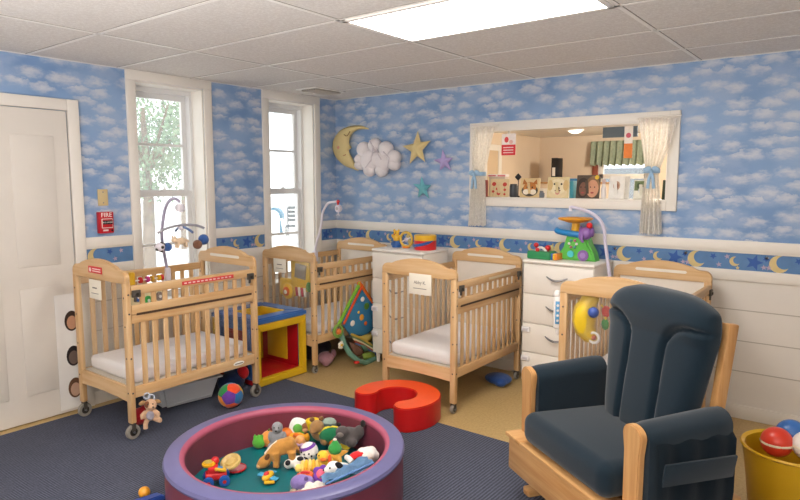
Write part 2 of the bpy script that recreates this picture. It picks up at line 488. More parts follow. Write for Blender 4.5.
# trims: chair rail, lower cap, wallpaper border with moons and stars
def crescent(r, n=14):
    o = [(r*cos(a), r*sin(a)) for a in [radians(50+260*k/n) for k in range(n+1)]]
    p0 = Vector(o[0]); p1 = Vector(o[-1])
    c = Vector((r*.52, 0)); ri = (p0-c).length
    th = atan2(p0.y-c.y, p0.x-c.x)
    i = [(c.x+ri*cos(q), c.y+ri*sin(q)) for q in [2*pi-th-(2*pi-2*th)*k/n for k in range(1, n)]]
    return o+i
def star(r, ri, k=5, rot=90):
    return [((r if j % 2 == 0 else ri)*cos(radians(rot+180*j/k)), (r if j % 2 == 0 else ri)*sin(radians(rot+180*j/k))) for j in range(2*k)]
def rail(name, segs, mk):
    m = MB()
    for a, b in segs: mk(m, a, b)
    return struct(m, name)
CW = .075                                      # casing width
lsegs = [(-2.70, WIN[0][0]-CW), (WIN[0][1]+CW, WIN[1][0]-CW), (WIN[1][1]+CW, -.002)]
rail('trim_1', lsegs, lambda m, a, b: (m.b2((0, a, 1.197), (.02, b, 1.274), TRIMW, .006), m.b2((0, a, 1.186), (.012, b, 1.198), TRIMW, .003)))
rail('trim_2', lsegs, lambda m, a, b: (m.b2((0, a, .99), (.014, b, 1.068), TRIMW, .004),))
rail('trim_3', [(.0, 5.9)], lambda m, a, b: (m.b2((a, -.02, 1.197), (b, 0, 1.274), TRIMW, .006), m.b2((a, -.012, 1.186), (b, 0, 1.198), TRIMW, .003)))
rail('trim_4', [(.0, 5.9)], lambda m, a, b: (m.b2((a, -.014, .99), (b, 0, 1.068), TRIMW, .004),))
def border(m, frame, u0, u1, phase):
    zc = 1.127
    m.prism([(u0, 1.066), (u1, 1.066), (u1, 1.19), (u0, 1.19)], .003, BORDER, frame)
    k = int(math.floor((u0-phase)/.52))-1
    while phase+k*.52 < u1+.2:
        b = phase+k*.52
        for dx, dz, kind in ((0, 0, 'M'), (.11, .028, 'b'), (.15, -.03, 'p'), (.20, .03, 'p'), (.25, .0, 'm'), (.27, -.045, 'y'), (.37, 0, 'B'), (.44, .03, 'b'), (.46, -.03, 'p'), (-.075, .035, 'y'), (-.09, -.03, 'p')):
            u = b+dx
            if not u0+.055 < u < u1-.055: continue
            if kind == 'M': q = crescent(.06); mt = MOONY
            elif kind == 'm': q = crescent(.034); mt = MOONY
            elif kind == 'B': q = star(.058, .025, 5, 75); mt = STARB
            elif kind == 'b': q = star(.024, .011, 5, 60); mt = STARB
            elif kind == 'p': q = star(.02, .008, 5, 100); mt = STARP
            else: q = star(.014, .007, 5, 90); mt = MOONY
            rt = 25 if kind in 'Mm' else 0
            m.prism(q, .002, mt, frame @ T(u, zc+dz, .003) @ R(rt, 'Z'))
        k += 1
m = MB()
for a, b in lsegs: border(m, LEFTF, a, b, -2.62)
struct(m, 'trim_5')
m = MB(); border(m, BACKF, .002, 5.9, .48); struct(m, 'trim_6')
# boarding seams on the lower wall and skirting boards
GROOVE = mcol('#B9B2A8', .7, .05, 20, kind='groove')
m = MB()
for z in (.78, .56, .34): m.b2((.002, -.003, z), (5.9, 0, z+.006), GROOVE); m.b2((0, -2.7, z), (.003, -.002, z+.006), GROOVE)
struct(m, 'trim_7')
m = MB(); m.b2((.0, -.014, 0), (6.0, 0, .10), TRIMW, .004); struct(m, 'baseboard_back')
m = MB(); m.b2((0, -2.70, 0), (.014, -.016, .10), TRIMW, .004); struct(m, 'baseboard_left')

# windows
def window(n, y0, y1):
    w = bpy.data.objects.new('window_%d' % n, None); COL.objects.link(w); w['kind'] = 'structure'; w.location = (0, (y0+y1)/2, WZ0)
    M = T(0, -(y0+y1)/2, -WZ0)
    m = MB()
    for a, b in ((y0-CW, y0), (y1, y1+CW)): m.b2((0, a, WZ0-.08), (.022, b, WZ1+.0), TRIMW, .004, M=M)
    m.b2((0, y0-CW, WZ1), (.024, y1+CW, WZ1+CW-.004), TRIMW, .004, M=M)
    m.build('casing', w)
    m = MB()
    m.b2((-.2, y0, WZ0), (.0, y0+.012, WZ1), TRIMW, M=M); m.b2((-.2, y1-.012, WZ0), (.0, y1, WZ1), TRIMW, M=M)
    m.b2((-.2, y0, WZ1-.012), (0, y1, WZ1), TRIMW, M=M)
    # sash channels
    for a, b in ((y0+.012, y0+.035), (y1-.035, y1-.012)): m.b2((-.26, a, WZ0), (-.15, b, WZ1-.0105), SASH, M=M)
    m.b2((-.255, y0+.034, WZ1-.05), (-.152, y1-.034, WZ1-.011), SASH, M=M)
    m.build('window_frame', w)
    m = MB(); m.b2((-.24, y0-CW-.02, WZ0-.025), (.05, y1+CW+.02, WZ0+.006), TRIMW, .006, M=M); m.build('window_sill', w)
    def sash(z0, z1, x, nm):
        m = MB(); a, b = y0+.03, y1-.03; k = .046
        m.b2((x-.016, a, z0), (x+.016, a+k, z1), SASH, M=M); m.b2((x-.016, b-k, z0), (x+.016, b, z1), SASH, M=M)
        m.b2((x-.0155, a+k-.001, z0), (x+.0155, b-k+.001, z0+k), SASH, M=M); m.b2((x-.0155, a+k-.001, z1-k), (x+.0155, b-k+.001, z1), SASH, M=M)
        zm = (z0+z1)/2; m.b2((x-.01, a+k-.001, zm-.011), (x+.01, b-k+.001, zm+.011), SASH, M=M)
        o = m.build('sash', w)
        g = MB(); g.b2((x-.002, a+k-.004, z0+k-.004), (x+.002, b-k+.004, z1-k+.004), GLASS, M=M); g.build('pane', o)
        return o
    sash(1.57, WZ1-.05, -.225, 'upper'); lo = sash(WZ0+.005, 1.605, -.185, 'lower')
    m = MB(); c = (y0+y1)/2; m.b2((-.17, c-.03, 1.605), (-.14, c+.03, 1.62), SASH, .004, M=M); m.cyl((-.155, c, 1.62), (-.155, c+.02, 1.63), .008, SASH, M=M); m.build('latch', lo)
window(1, *WIN[0]); window(2, *WIN[1])

# door at the left edge, with its casing
d = bpy.data.objects.new('door_1', None); COL.objects.link(d); d['kind'] = 'structure'; d.location = (0, -3.2, 0)
m = MB(); M = T(0, 3.2, 0)
m.b2((0, -2.775, 0), (.03, -2.695, 2.265), TRIMW, .005, M=M); m.b2((0, -3.72, 2.185), (.03, -2.775, 2.265), TRIMW, .005, M=M); m.b2((0, -3.72, 0), (.03, -3.645, 2.185), TRIMW, .005, M=M)
m.build('casing', d)
m = MB(); m.b2((0, -3.64, .01), (.022, -2.785, 2.18), mcol('#DAD4CC', .5, .04, 5, kind='door_paint'), M=M)
for z0, z1 in ((.2, .95), (1.1, 2.0)):
    for a, b in ((-3.55, -3.27), (-3.16, -2.88)): m.b2((.02, a, z0), (.028, b, z1), mcol('#DAD4CC', .5, .04, 5, kind='door_paint'), .006, M=M)
m.build('leaf', d)
m = MB(); m.cyl((.02, -3.57, 1.0), (.07, -3.57, 1.0), .012, STEEL, M=M); m.ball((.085, -3.57, 1.0), (.022, .03, .03), STEEL, M=M); m.build('door_handle', d)
# poster with three faces on the door
t = thing('poster', 'white paper sheet with small portrait pictures taped to the door behind the left crib', 'poster', (.031, -2.87, .46))
m = MB(); m.b2((0, -.075, -.43), (.003, .082, .42), mcol('#E9E7E4', .8, .03, 10, kind='paper')); m.build('sheet', t)
for z, sk, hr in ((.22, '#B98A6C', '#3A2A22'), (-.04, '#6B5A52', '#20191A'), (-.28, '#C9A48C', '#6B4A34')):
    m = MB(); m.prism([(.05*cos(a), .075*sin(a)) for a in [2*pi*k/20 for k in range(20)]], .002, mcol(hr, .8, .1, 20, kind='print'), T(.003, .035, z) @ LEFTF)
    m.prism([(.035*cos(a), .05*sin(a)) for a in [2*pi*k/20 for k in range(20)]], .002, mcol(sk, .8, .1, 20, kind='print'), T(.0045, .035, z-.012) @ LEFTF); m.build('portrait', t)

# carpet
m = MB(); m.b2((.1, YF+.1, 0), (5.9, -1.40, RZ), CARPET)
single(m, 'carpet', 'blue grey ribbed carpet under the round play pit, ending before the beige floor', 'carpet')

# ------------------------------------------------------------------ next room seen through the opening
NX0, NX1, NY1, NC = .85, 5.2, 3.2, 2.285
m = MB(); m.b2((NX0-.1, .14, -.1), (NX1, NY1+.1, 0), LINO); struct(m, 'floor_beyond')
m = MB(); m.b2((NX0-.1, .14, NC), (NX1, NY1+.1, NC+.08), WHITE); struct(m, 'ceiling_beyond')
m = MB(); m.b2((NX0-.1, .14, 0), (NX0, NY1+.1, NC), TAN)
struct(m, 'wall_beyond_left')
a = at(593, 170, 1, NY1); b = at(655, 170, 1, NY1); zb = 1.0; zt = 2.06
m = MB(); m.b2((NX0, NY1, 0), (a.x+.06, NY1+.1, NC), TAN); m.b2((b.x-.06, NY1, 0), (NX1, NY1+.1, NC), TAN)
m.b2((a.x+.06, NY1, 0), (b.x-.06, NY1+.1, zb), TAN); m.b2((a.x+.06, NY1, zt), (b.x-.06, NY1+.1, NC), TAN)
struct(m, 'wall_beyond_back')
m = MB(); m.b2((NX1, .14, 0), (NX1+.1, NY1+.1, NC), TAN); struct(m, 'wall_beyond_right')
REDW = mcol('#8A4A38', .5, .15, 14, kind='red_brown_wood')
w = bpy.data.objects.new('window_4', None); COL.objects.link(w); w['kind'] = 'structure'; w.location = ((a.x+b.x)/2, NY1, zb)
M = T(-(a.x+b.x)/2, -NY1, -zb)
m = MB()
m.b2((a.x, NY1-.03, zb-.08), (a.x+.075, NY1, zt+.08), REDW, .004, M=M); m.b2((b.x-.075, NY1-.03, zb-.08), (b.x, NY1, zt+.08), REDW, .004, M=M)
m.b2((a.x+.075, NY1-.03, zt), (b.x-.075, NY1, zt+.08), REDW, .004, M=M); m.b2((a.x-.03, NY1-.06, zb-.1), (b.x+.03, NY1, zb-.06), REDW, .004, M=M)
m.build('casing', w)
m = MB(); x0, x1 = a.x+.075, b.x-.075
m.b2((x0, NY1+.01, zb), (x0+.06, NY1+.05, zt), TRIMW, .003, M=M); m.b2((x1-.06, NY1+.01, zb), (x1, NY1+.05, zt), TRIMW, .003, M=M)
m.b2((x0, NY1+.01, 1.72), (x1, NY1+.05, 1.78), TRIMW, .003, M=M); m.b2((x0, NY1+.01, zt-.06), (x1, NY1+.05, zt), TRIMW, .003, M=M); m.b2((x0, NY1+.01, zb-.06), (x1, NY1+.05, zb+.03), TRIMW, .003, M=M)
o = m.build('sash', w)
m = MB(); m.b2((x0, NY1+.028, zb), (x1, NY1+.032, zt), GLASS, M=M); m.build('pane', o)
q = at(625, 168, 1, 5.2)
m = MB(); m.b2((-6, 5.2, -.3), (8, 5.3, q.z), mcol('#6A7074', .9, .15, 3, kind='yard_wall')); struct(m, 'wall_yard')  # added grey wall, stands in for shade behind the far window's lower panes
# door in the side wall of the next room
d = bpy.data.objects.new('door_2', None); COL.objects.link(d); d['kind'] = 'structure'; d.location = (NX0, 1.6, 0)
m = MB(); m.b2((0, -.46, 0), (.03, -.38, 2.06), TRIMW, .004); m.b2((0, .38, 0), (.03, .46, 2.06), TRIMW, .004); m.b2((0, -.46, 2.06), (.03, .46, 2.13), TRIMW, .004); m.build('casing', d)
m = MB(); m.b2((0, -.38, .01), (.018, .38, 2.06), mcol('#CDB698', .6, .05, 5, kind='tan_door')); m.build('leaf', d)
# valance
v = thing('window_valance', 'green striped gathered valance over the window of the next room', 'valance', ((a.x+b.x)/2, NY1-.1, zt-.02))
m = MB(); n = 48; t_ = bmesh.new(); W = (b.x-a.x)/2+.01
rows = [(.16, .03), (.12, .05), (.0, .06), (-.10, .075), (-.15, .08)]
V = [[t_.verts.new((-W+2*W*k/n, .04-d_*(.5+.5*sin(k*1.25)), z+(.012*sin(k*1.25) if j == len(rows)-1 else 0))) for k in range(n+1)] for j, (z, d_) in enumerate(rows)]
for j in range(len(rows)-1):
    for k in range(n): t_.faces.new((V[j][k], V[j][k+1], V[j+1][k+1], V[j+1][k]))
m.merge(t_, mcol('#8C9580', .9, .3, 35, kind='green_fabric')); m.build('drape', v)
m = MB(); m.cyl((-W, .05, .14), (W, .05, .14), .012, STEEL); m.build('rod', v)
m = MB(); m.b2((-.42, 0, 0), (.4, .012, .2), mcol('#6F7C86', .6, .06, 8, kind='grey_board'))
q = at(603, 138, 1, .7); q2 = at(638, 138, 1, .7)
single(m, 'hanging_board', 'plain grey board hanging from the ceiling of the next room before the valance', 'panel', ((q.x+q2.x)/2, .7, q.z)).scale = ((q2.x-q.x)/.82, 1, (NC-q.z)/.2)
# dome light of the next room
q = at(575, 141, 1, 2.2)
t = thing('dome_light', 'small glowing dome light on the ceiling of the next room', 'light', (q.x, 2.2, NC))
m = MB(); m.lathe([(.0, -.045), (.04, -.04), (.075, -.02), (.09, 0)], TRIMW if False else LAMP2, 24); m.build('shade', t)
m = MB(); m.cyl((0, 0, -.012), (0, 0, 0), .1, TRIMW, n=24); m.build('base', t)
ld = bpy.data.lights.new('next_room_lamp', 'POINT'); ld.energy = 75; ld.color = (1, .9, .76); ld.shadow_soft_size = .15
lo = bpy.data.objects.new('next_room_lamp', ld); COL.objects.link(lo); lo.location = (3.0, 1.6, 2.15)
# things on shelves in the next room: tall black file and a blue box on a tan cupboard
q = at(555, 182, 1, 2.7)
c = thing('cupboard', 'low tan cupboard against the far wall of the next room', 'cupboard', (q.x+.2, 2.85, 0))
m = MB(); m.b2((-.45, -.28, .03), (.45, .28, q.z-.02), TAN, .008); m.b2((-.47, -.3, q.z-.02), (.47, .3, q.z), OX, .004); m.build('body', c)
for sx in (-1, 1):
    m = MB(); m.b2((sx*.22-.2, -.295, .1), (sx*.22+.2, -.28, q.z-.08), WHITE, .004); dd = m.build('door', c)
    m = MB(); m.ball((sx*.05, -.305, .8), .012, STEEL); m.build('knob', dd)
zt_ = at(556, 158, 1, 2.7).z
m = MB(); m.b2((-.035, -.1, 0), (.035, .1, zt_-q.z), BLACKP, .004); m.b2((-.02, -.102, .25*(zt_-q.z)), (.02, -.1, .6*(zt_-q.z)), WHITE)
single(m, 'ring_binder', 'tall black binder with a pale label standing on the cupboard of the next room', 'binder', (q.x, 2.75, q.z))
m = MB(); m.b2((-.14, -.1, 0), (.14, .1, .045), plastic('#2F79AE'), .006)
single(m, 'storage_box', 'flat blue box lying on the cupboard of the next room beside the black binder', 'box', (q.x+.24, 2.75, q.z))
#=PART3=
# ------------------------------------------------------------------ ceiling fixtures
def troffer(x0, x1, y0, y1, label):
    t = thing('ceiling_light', label, 'ceiling light', ((x0+x1)/2, (y0+y1)/2, CEIL), group=None)
    a, b = (x1-x0)/2, (y1-y0)/2
    m = MB(); k = .03
    m.b2((-a, -b, -.012), (a, -b+k, 0), GRID, .003); m.b2((-a, b-k, -.012), (a, b, 0), GRID, .003); m.b2((-a, -b, -.012), (-a+k, b, 0), GRID, .003); m.b2((a-k, -b, -.012), (a, b, 0), GRID, .003)
    m.build('frame', t)
    m = MB(); m.b2((-a+k, -b+k, -.009), (a-k, b-k, -.002), LAMP); m.build('diffuser', t)
    return t
troffer(2.30, 3.545, -2.375, -1.755, 'bright rectangular fluorescent panel set in the tiled ceiling')
troffer(2.30, 3.545, -4.89, -4.29, 'rectangular fluorescent panel in the ceiling behind the camera')  # added unseen panel that brightens the room
t = thing('ceiling_vent', 'white louvred air vent in the ceiling above the corner window', 'vent', (.39, -.6, CEIL))
m = MB(); m.b2((-.13, -.2, -.008), (.13, .2, 0), GRID, .003); m.build('plate', t)
m = MB()
for k in range(7): m.box((-.09+.03*k, 0, -.016), (.024, .33, .003), mcol('#EAE3DA', .5, .05, 8, kind='louvre'), rot=(0, radians(35), 0))
m.build('louvre', t)
m = MB(); m.b2((-.1, -.17, -.0095), (.1, .17, -.0078), mcol('#A59C90', .8, .1, 9, kind='vent_dark')); m.build('backing', t)

# ------------------------------------------------------------------ cribs
CWD, CLN = .34, .52           # half width, half length
def header_poly():
    P = []
    hw = CWD
    for k in range(7): a = pi-(pi/2)*k/6; P.append((-hw+.05+.05*cos(a), 1.015+.05*sin(a)))
    P += [(-.255, 1.066), (-.235, 1.072), (-.215, 1.083)]
    for k in range(11): x = -.19+.38*k/10; P.append((x, 1.09+.027*(1-(x/.19)**2)))
    P += [(.215, 1.083), (.235, 1.072), (.255, 1.066)]
    for k in range(7): a = pi/2-(pi/2)*k/6; P.append((hw-.05+.05*cos(a), 1.015+.05*sin(a)))
    P += [(hw, .985), (-hw, .985)]
    return P
FRONTF = Matrix(((1, 0, 0, 0), (0, 0, -1, 0), (0, 1, 0, 0), (0, 0, 0, 1)))
FARP = mcol('#E7E0D5', .5, .03, 8, kind='cream_panel')
def crib_end(t, y, slot, nm, cast):
    m = MB(); th = .034
    F = T(0, y+th/2, 0) @ FRONTF
    pl = header_poly()
    if slot:
        # hand slot: build header as two halves around a long opening
        lo = [(-CWD, .985), (CWD, .985)]
        m.prism([p for p in pl if True], th, WX, F, bev=.005)
        SL = mcol('#E9E3D8', .6, .03, 9, kind='slot_light')
        m.prism([(-.17, 1.035), (.17, 1.035), (.18, 1.045), (.17, 1.056), (-.17, 1.056), (-.18, 1.045)], th+.003, SL, F @ T(0, 0, -.0015))
    else:
        m.prism(pl, th, WX, F, bev=.005)
    pb = cast*2+.012
    for sx in (-1, 1):
        m.b2((sx*CWD, y-th/2, pb), (sx*(CWD-.048), y+th/2, 1.0), WZ, .005)
    # arched bottom rail
    P = [(-CWD+.04, .335), (CWD-.04, .335)] + [(x, .238+.010*(1-(x/.30)**2)) for x in [.30-.06*k for k in range(11)]]
    m.prism(P, th-.006, WX, T(0, 0, 0) @ T(0, y+th/2-.003, 0) @ FRONTF, bev=.003)
    # bolts
    for sx in (-1, 1):
        for z in (.30, .52, .72, .90): m.cyl((sx*(CWD-.024), y-th/2-.002, z), (sx*(CWD-.024), y-th/2+.004, z), .006, HARD, n=8)
        if sx > 0:
            for z in (.30, .52, .80, .92): m.cyl((CWD-.004, y, z), (CWD+.002, y, z), .006, HARD, n=8)
    o = m.build(nm, t)
    g = MB(); g.b2((-CWD+.045, y-.002, .333), (CWD-.045, y+.002, .988), FARP if slot and cast < .04 else ACRYL); g.build('clear_panel', o)
    return o
def make_crib(label, loc, cast, group='wooden daycare cribs'):
    t = thing('crib', label, 'crib', loc, 0, group)
    crib_end(t, -CLN+.02, False, 'end_panel', cast)
    crib_end(t, CLN-.02, True, 'end_panel', cast)
    y0, y1 = -CLN+.04, CLN-.04
    NS = 11
    def slats(m, x, z0, z1, w=.034):
        for k in range(NS):
            y = y0+(y1-y0)*(k+1)/(NS+1); m.b2((x-.007, y-w/2, z0), (x+.007, y+w/2, z1), WZ, .003, 1)
    # fixed front: bottom rail, slats and middle rail with the slide groove
    x = CWD-.018
    m = MB(); m.b2((x-.013, y0, .265), (x+.013, y1, .335), WY, .004); slats(m, x, .33, .745); m.b2((x-.013, y0, .735), (x+.013, y1, .79), WY, .004)
    o = m.build('side_rail', t)
    # drop gate
    m = MB(); xg = x+.003
    m.b2((xg-.013, y0, .792), (xg+.015, y1, .85), WY, .004); m.b2((xg-.014, y0, .915), (xg+.016, y1, .972), WY, .006); slats(m, xg, .845, .92)
    gate = m.build('drop_gate', t)
    m = MB(); m.b2((xg+.012, y0+.03, .786), (xg+.017, y1-.02, .800), mcol('#4F3B2B', .6, .1, 20, kind='groove_dark')); m.build('slide_track', gate)
    for sy in (y0+.03, y1-.03):
        m = MB(); m.b2((xg+.012, sy-.028, .90), (xg+.03, sy+.028, .945), HARD, .004); m.b2((xg+.014, sy-.016, .872), (xg+.026, sy+.0, .905), HARD, .003); m.cyl((xg+.028, sy, .92), (xg+.036, sy, .92), .01, DARK, n=10); m.build('gate_latch', gate)
    # fixed back
    x = -CWD+.018
    m = MB(); m.b2((x-.013, y0, .265), (x+.013, y1, .335), WY, .004); slats(m, x, .33, .93); m.b2((x-.014, y0, .92), (x+.014, y1, .972), WY, .005); m.build('back_rail', t)
    m = MB(); m.b2((-CWD+.035, y0, .315), (CWD-.035, y1, .335), mcol('#D9D2C6', .7, .05, 9, kind='board')); m.build('mattress_board', t)
    # casters
    for sx in (-1, 1):
        for sy in (-1, 1):
            m = MB(); cx, cy = sx*(CWD-.026), sy*(CLN-.022)
            m.cyl((cx, cy, cast*2), (cx, cy, cast*2+.03), .009, STEEL, n=10)
            m.b2((cx-.02, cy-.012, cast*1.1), (cx-.013, cy+.012, cast*2+.006), HARD, .002); m.b2((cx+.013, cy-.012, cast*1.1), (cx+.02, cy+.012, cast*2+.006), HARD, .002); m.b2((cx-.02, cy-.014, cast*2), (cx+.02, cy+.014, cast*2+.008), HARD, .002)
            o = m.build('caster', t)
            m = MB(); m.lathe([(cast*.55, -.012), (cast*.93, -.012), (cast, -.008), (cast, .008), (cast*.93, .012), (cast*.55, .012)], mcol('#8D8880', .6, .1, 30, kind='caster_tyre'), 20, T(cx, cy, cast) @ R(90, 'Y'))
            m.cyl((cx-.0105, cy, cast), (cx+.0105, cy, cast), cast*.6, DARK, n=16); m.cyl((cx-.023, cy, cast), (cx+.023, cy, cast), .007, STEEL, n=8); m.build('wheel', o)
    return t
def child_named(t, n, k=0): return [c for c in kids(t) if c.name.split('.')[0] == n][k]
cribA = make_crib('maple crib along the window wall under the left window, red sticker on its header', (.525, -2.345, RZ), .047)
cribB = make_crib('maple crib in the far corner, yellow toy panel hanging on its near end', (.465, -.62, 0), .032)
cribC = make_crib('maple crib standing between the two white dressers, end panel toward the red seat', (1.95, -.68, 0), .032)
cribD = make_crib('maple crib at the right, mostly hidden behind the navy rocking chair', (3.405, -.68, 0), .032)
# name cards and stickers that belong to the cribs
CARD = mcol('#EDE6D6', .6, .03, 12, kind='card'); INK = mcol('#77706A', .7, .1, 30, kind='ink'); RLAB = mcol('#D23B3E', .5, .06, 12, kind='red_label')
def card(crib, x, z, w, h, txt):
    e = child_named(crib, 'end_panel', 0); y = -CLN-.001
    m = MB(); m.b2((x-w/2, y-.006, z-h/2), (x+w/2, y, z+h/2), CARD, .002)
    if txt: m.text(txt, .034, INK, T(x, y-.0065, z+.012) @ BACKF)
    else: m.b2((x-w*.2, y-.0068, z+.006), (x+w*.18, y-.006, z+.014), INK)
    m.b2((x-w*.3, y-.0068, z-h*.22), (x+w*.3, y-.006, z-h*.19), INK)
    m.build('name_card', e)
card(cribA, -.02, .92, .15, .125, '')
card(cribB, -.09, .93, .165, .125, '')
card(cribC, .03, .93, .20, .155, 'Abby K.')
e = child_named(cribA, 'end_panel', 0)
m = MB(); m.b2((-.10, -CLN-.004, 1.025), (.07, -CLN+.001, 1.068), RLAB, .001)
for k in range(2): m.b2((-.045, -CLN-.0048, 1.036+.014*k), (.06, -CLN-.004, 1.042+.014*k), mcol('#F3D9D6', .6, .05, 10, kind='label_white'))
m.ball((-.075, -CLN-.004, 1.045), (.014, .001, .014), mcol('#F3D9D6', .6, .05, 10, kind='label_white')); m.build('warning_sticker', e)
g = child_named(cribA, 'drop_gate')
m = MB(); xg = CWD-.018+.003+.016; m.b2((xg-.001, -.12, .93), (xg+.002, .30, .955), RLAB)
for k in range(12):
    y = -.105+.033*k; m.b2((xg+.0015, y, .938), (xg+.0028, y+.02, .946), mcol('#F3D9D6', .6, .05, 10, kind='label_white'))
m.build('warning_strip', g)
s_ = child_named(cribA, 'side_rail')
m = MB(); m.ball((CWD-.004, .33, .3), (.0025, .05, .016), mcol('#F1EEE8', .5, .03, 10, kind='label')); m.b2((CWD-.0025, .295, .297), (CWD-.001, .365, .303), INK); m.build('maker_label', s_)
for c in (cribC,):
    g = child_named(c, 'drop_gate')
    m = MB(); m.b2((xg-.001, -.05, .935), (xg+.002, .30, .952), mcol('#D8C7A8', .5, .05, 10, kind='faded_label')); m.build('warning_strip', g)

# mattresses
def mattress(label, loc):
    m = MB(); m.box((0, 0, .05), (.595, .935, .10), SHEET, .032, 4)
    for k in range(4):
        pass
    o = single(m, 'crib_mattress', label, 'mattress', loc, 0, 'white crib mattresses')
    return o
cribA.scale = (1.04, 1.02, 1.045)
mA = mattress('white sheeted mattress lying in the crib under the left window', (.525, -2.345, RZ+.351))
def copy1(o, loc, label):
    c = o.copy(); COL.objects.link(c); c.location = loc; c['label'] = label; return c
copy1(mA, (.465, -.62, .336), 'white sheeted mattress lying in the crib in the far corner')
copy1(mA, (1.95, -.68, .336), 'white sheeted mattress lying in the crib between the dressers')
copy1(mA, (3.405, -.68, .336), 'white sheeted mattress lying in the crib behind the rocking chair')

# ------------------------------------------------------------------ dressers
def make_dresser(label, loc):
    t = thing('dresser', label, 'dresser', loc, 0, 'white chests of drawers')
    w, d, h = .285, .40, 1.075
    m = MB(); m.b2((-w, -d+.02, .09), (w, 0, h-.025), DRESS, .004); m.build('carcass', t)
    m = MB(); m.b2((-w-.006, -d-.006, h-.028), (w+.006, 0, h), DRESS, .012, 3); m.build('top', t)
    z0, z1 = .095, h-.034; n = 4; hh = (z1-z0)/n
    for k in range(n):
        m = MB(); m.b2((-w+.003, -d, z0+hh*k+.003), (w-.003, -d+.021, z0+hh*(k+1)-.003), DRESS, .004); dr = m.build('drawer', t)
        zc = z0+hh*(k+.5)+.03
        m = MB(); m.tube([(-.085+.17*j/12, -d-.004-.026*sin(pi*j/12), zc-.024*sin(pi*j/12)) for j in range(13)], [.004+.005*sin(pi*j/12) for j in range(13)], STEEL, 8); m.build('handle', dr)
        if k < 2:
            m = MB(); m.box((-w+.035, -d-.008, z0+hh*(k+.78)), (.075, .016, .045), mcol('#E4E2E4', .35, .03, 8, kind='lock_plastic'), .014, 3); m.box((-w+.035, -d-.017, z0+hh*(k+.78)), (.045, .004, .02), mcol('#CBC9CE', .35, .03, 8, kind='lock_button'), .0015); m.build('child_lock', dr)
    for sx in (-1, 1):
        for y in (-d+.05, -.05):
            m = MB(); m.cyl((sx*(w-.03), y, 0), (sx*(w-.03), y, .095), .014, DRESS, .024); m.build('leg', t)
    return t
d1 = make_dresser('white chest of drawers between the corner crib and the middle crib', (1.245, -.145, 0))
dup(d1, (2.712, -.022, 0), 0, 'white chest of drawers with curved handles right of the middle crib')

# ------------------------------------------------------------------ round soft play pit
PC = Vector((2.22, -2.74)); PR = .62; PH = .30
t = thing('play_pit', 'round purple rimmed foam play pit full of soft toys on the carpet', 'play pit', (PC.x, PC.y, RZ))
ri = PR-.088
m = MB(); m.lathe([(PR-.008, .0), (PR-.004, .02), (PR-.004, PH-.035), (PR, PH-.032)], V_MAR, 72); m.build('outer_wall', t)
m = MB(); m.lathe([(PR, PH-.034), (PR+.004, PH-.022), (PR-.002, PH-.007), (PR-.016, PH), (ri+.012, PH)], V_PUR, 72); m.build('rim', t)
m = MB(); m.lathe([(ri+.012, PH), (ri-.002, PH-.002), (ri-.012, PH-.012), (ri-.014, PH-.026), (ri-.010, PH-.034)], V_PINK, 72); m.build('piping', t)
m = MB(); m.lathe([(ri-.010, PH-.034), (ri-.010, .085)], V_MAR, 72); m.build('inner_wall', t)
m = MB(); m.lathe([(0, .087), (ri*.5, .087), (ri-.009, .087)], V_TEAL, 72); m.lathe([(ri-.01, .0), (0, .0)], V_TEAL, 72); m.build('pit_floor', t)

# ------------------------------------------------------------------ red C shaped seat
cc = Vector((1.975, -1.480)); a_open = -98
t = thing('arch_seat', 'red vinyl C shaped foam seat lying on the floor before the middle crib', 'seat', (cc.x, cc.y, RZ), radians(a_open))
def arc_poly(r0, r1, a, n=28):
    P = [(r1*cos(q), r1*sin(q)) for q in [radians(a+(360-2*a)*k/n) for k in range(n+1)]]
    rc = (r0+r1)/2; rw = (r1-r0)/2
    e = radians(360-a)
    cx, cy = rc*cos(e), rc*sin(e)
    P += [(cx+rw*cos(e+q), cy+rw*sin(e+q)) for q in [pi*k/8 for k in range(1, 8)]]
    P += [(r0*cos(q), r0*sin(q)) for q in [radians(360-a-(360-2*a)*k/n) for k in range(n+1)]]
    s_ = radians(a); cx, cy = rc*cos(s_), rc*sin(s_)
    P += [(cx+rw*cos(s_+pi+q), cy+rw*sin(s_+pi+q)) for q in [pi*k/8 for k in range(1, 8)]]
    return P
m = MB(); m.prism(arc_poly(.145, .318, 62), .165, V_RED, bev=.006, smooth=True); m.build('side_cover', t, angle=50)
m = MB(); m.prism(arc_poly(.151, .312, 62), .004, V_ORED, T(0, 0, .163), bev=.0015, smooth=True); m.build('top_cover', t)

# ------------------------------------------------------------------ soft activity cube between the two wall cribs
t = thing('foam_cube', 'blue yellow and red soft tunnel cube with square openings between two cribs', 'play cube', (.43, -1.437, RZ))
H = .57; a = .284; b = .287; k = .085
m = MB()
# blue top ring, yellow lining of its opening
def frame_piece(m, pts, mt, th, F): m.prism(pts, th, mt, F, bev=.012)
def ring_side(F, outer, mt_o, half_w, half_h, th):
    """square ring of four mitred cushions in the local XY plane"""
    w, h, q = half_w, half_h, k
    for P in ([(-w, -h), (w, -h), (w-q, -h+q), (-w+q, -h+q)], [(-w, h), (-w+q, h-q), (w-q, h-q), (w, h)], [(-w, -h), (-w+q, -h+q), (-w+q, h-q), (-w, h)], [(w, -h), (w, h), (w-q, h-q), (w-q, -h+q)]):
        outer.prism(P, th, mt_o, F, bev=.01)
m1 = MB(); k = .125; ring_side(T(0, 0, H-.05), m1, V_BLUE, b, a, .05); m1.build('top_cushion', t)
m1 = MB()
for s_ in (-1, 1):
    m1.b2((-b+k, s_*(a-k)-.012, H-.10), (b-k, s_*(a-k)+.012, H-.006), V_YEL, .006); m1.b2((s_*(b-k)-.012, -a+k, H-.10), (s_*(b-k)+.012, a-k, H-.006), V_YEL, .006)
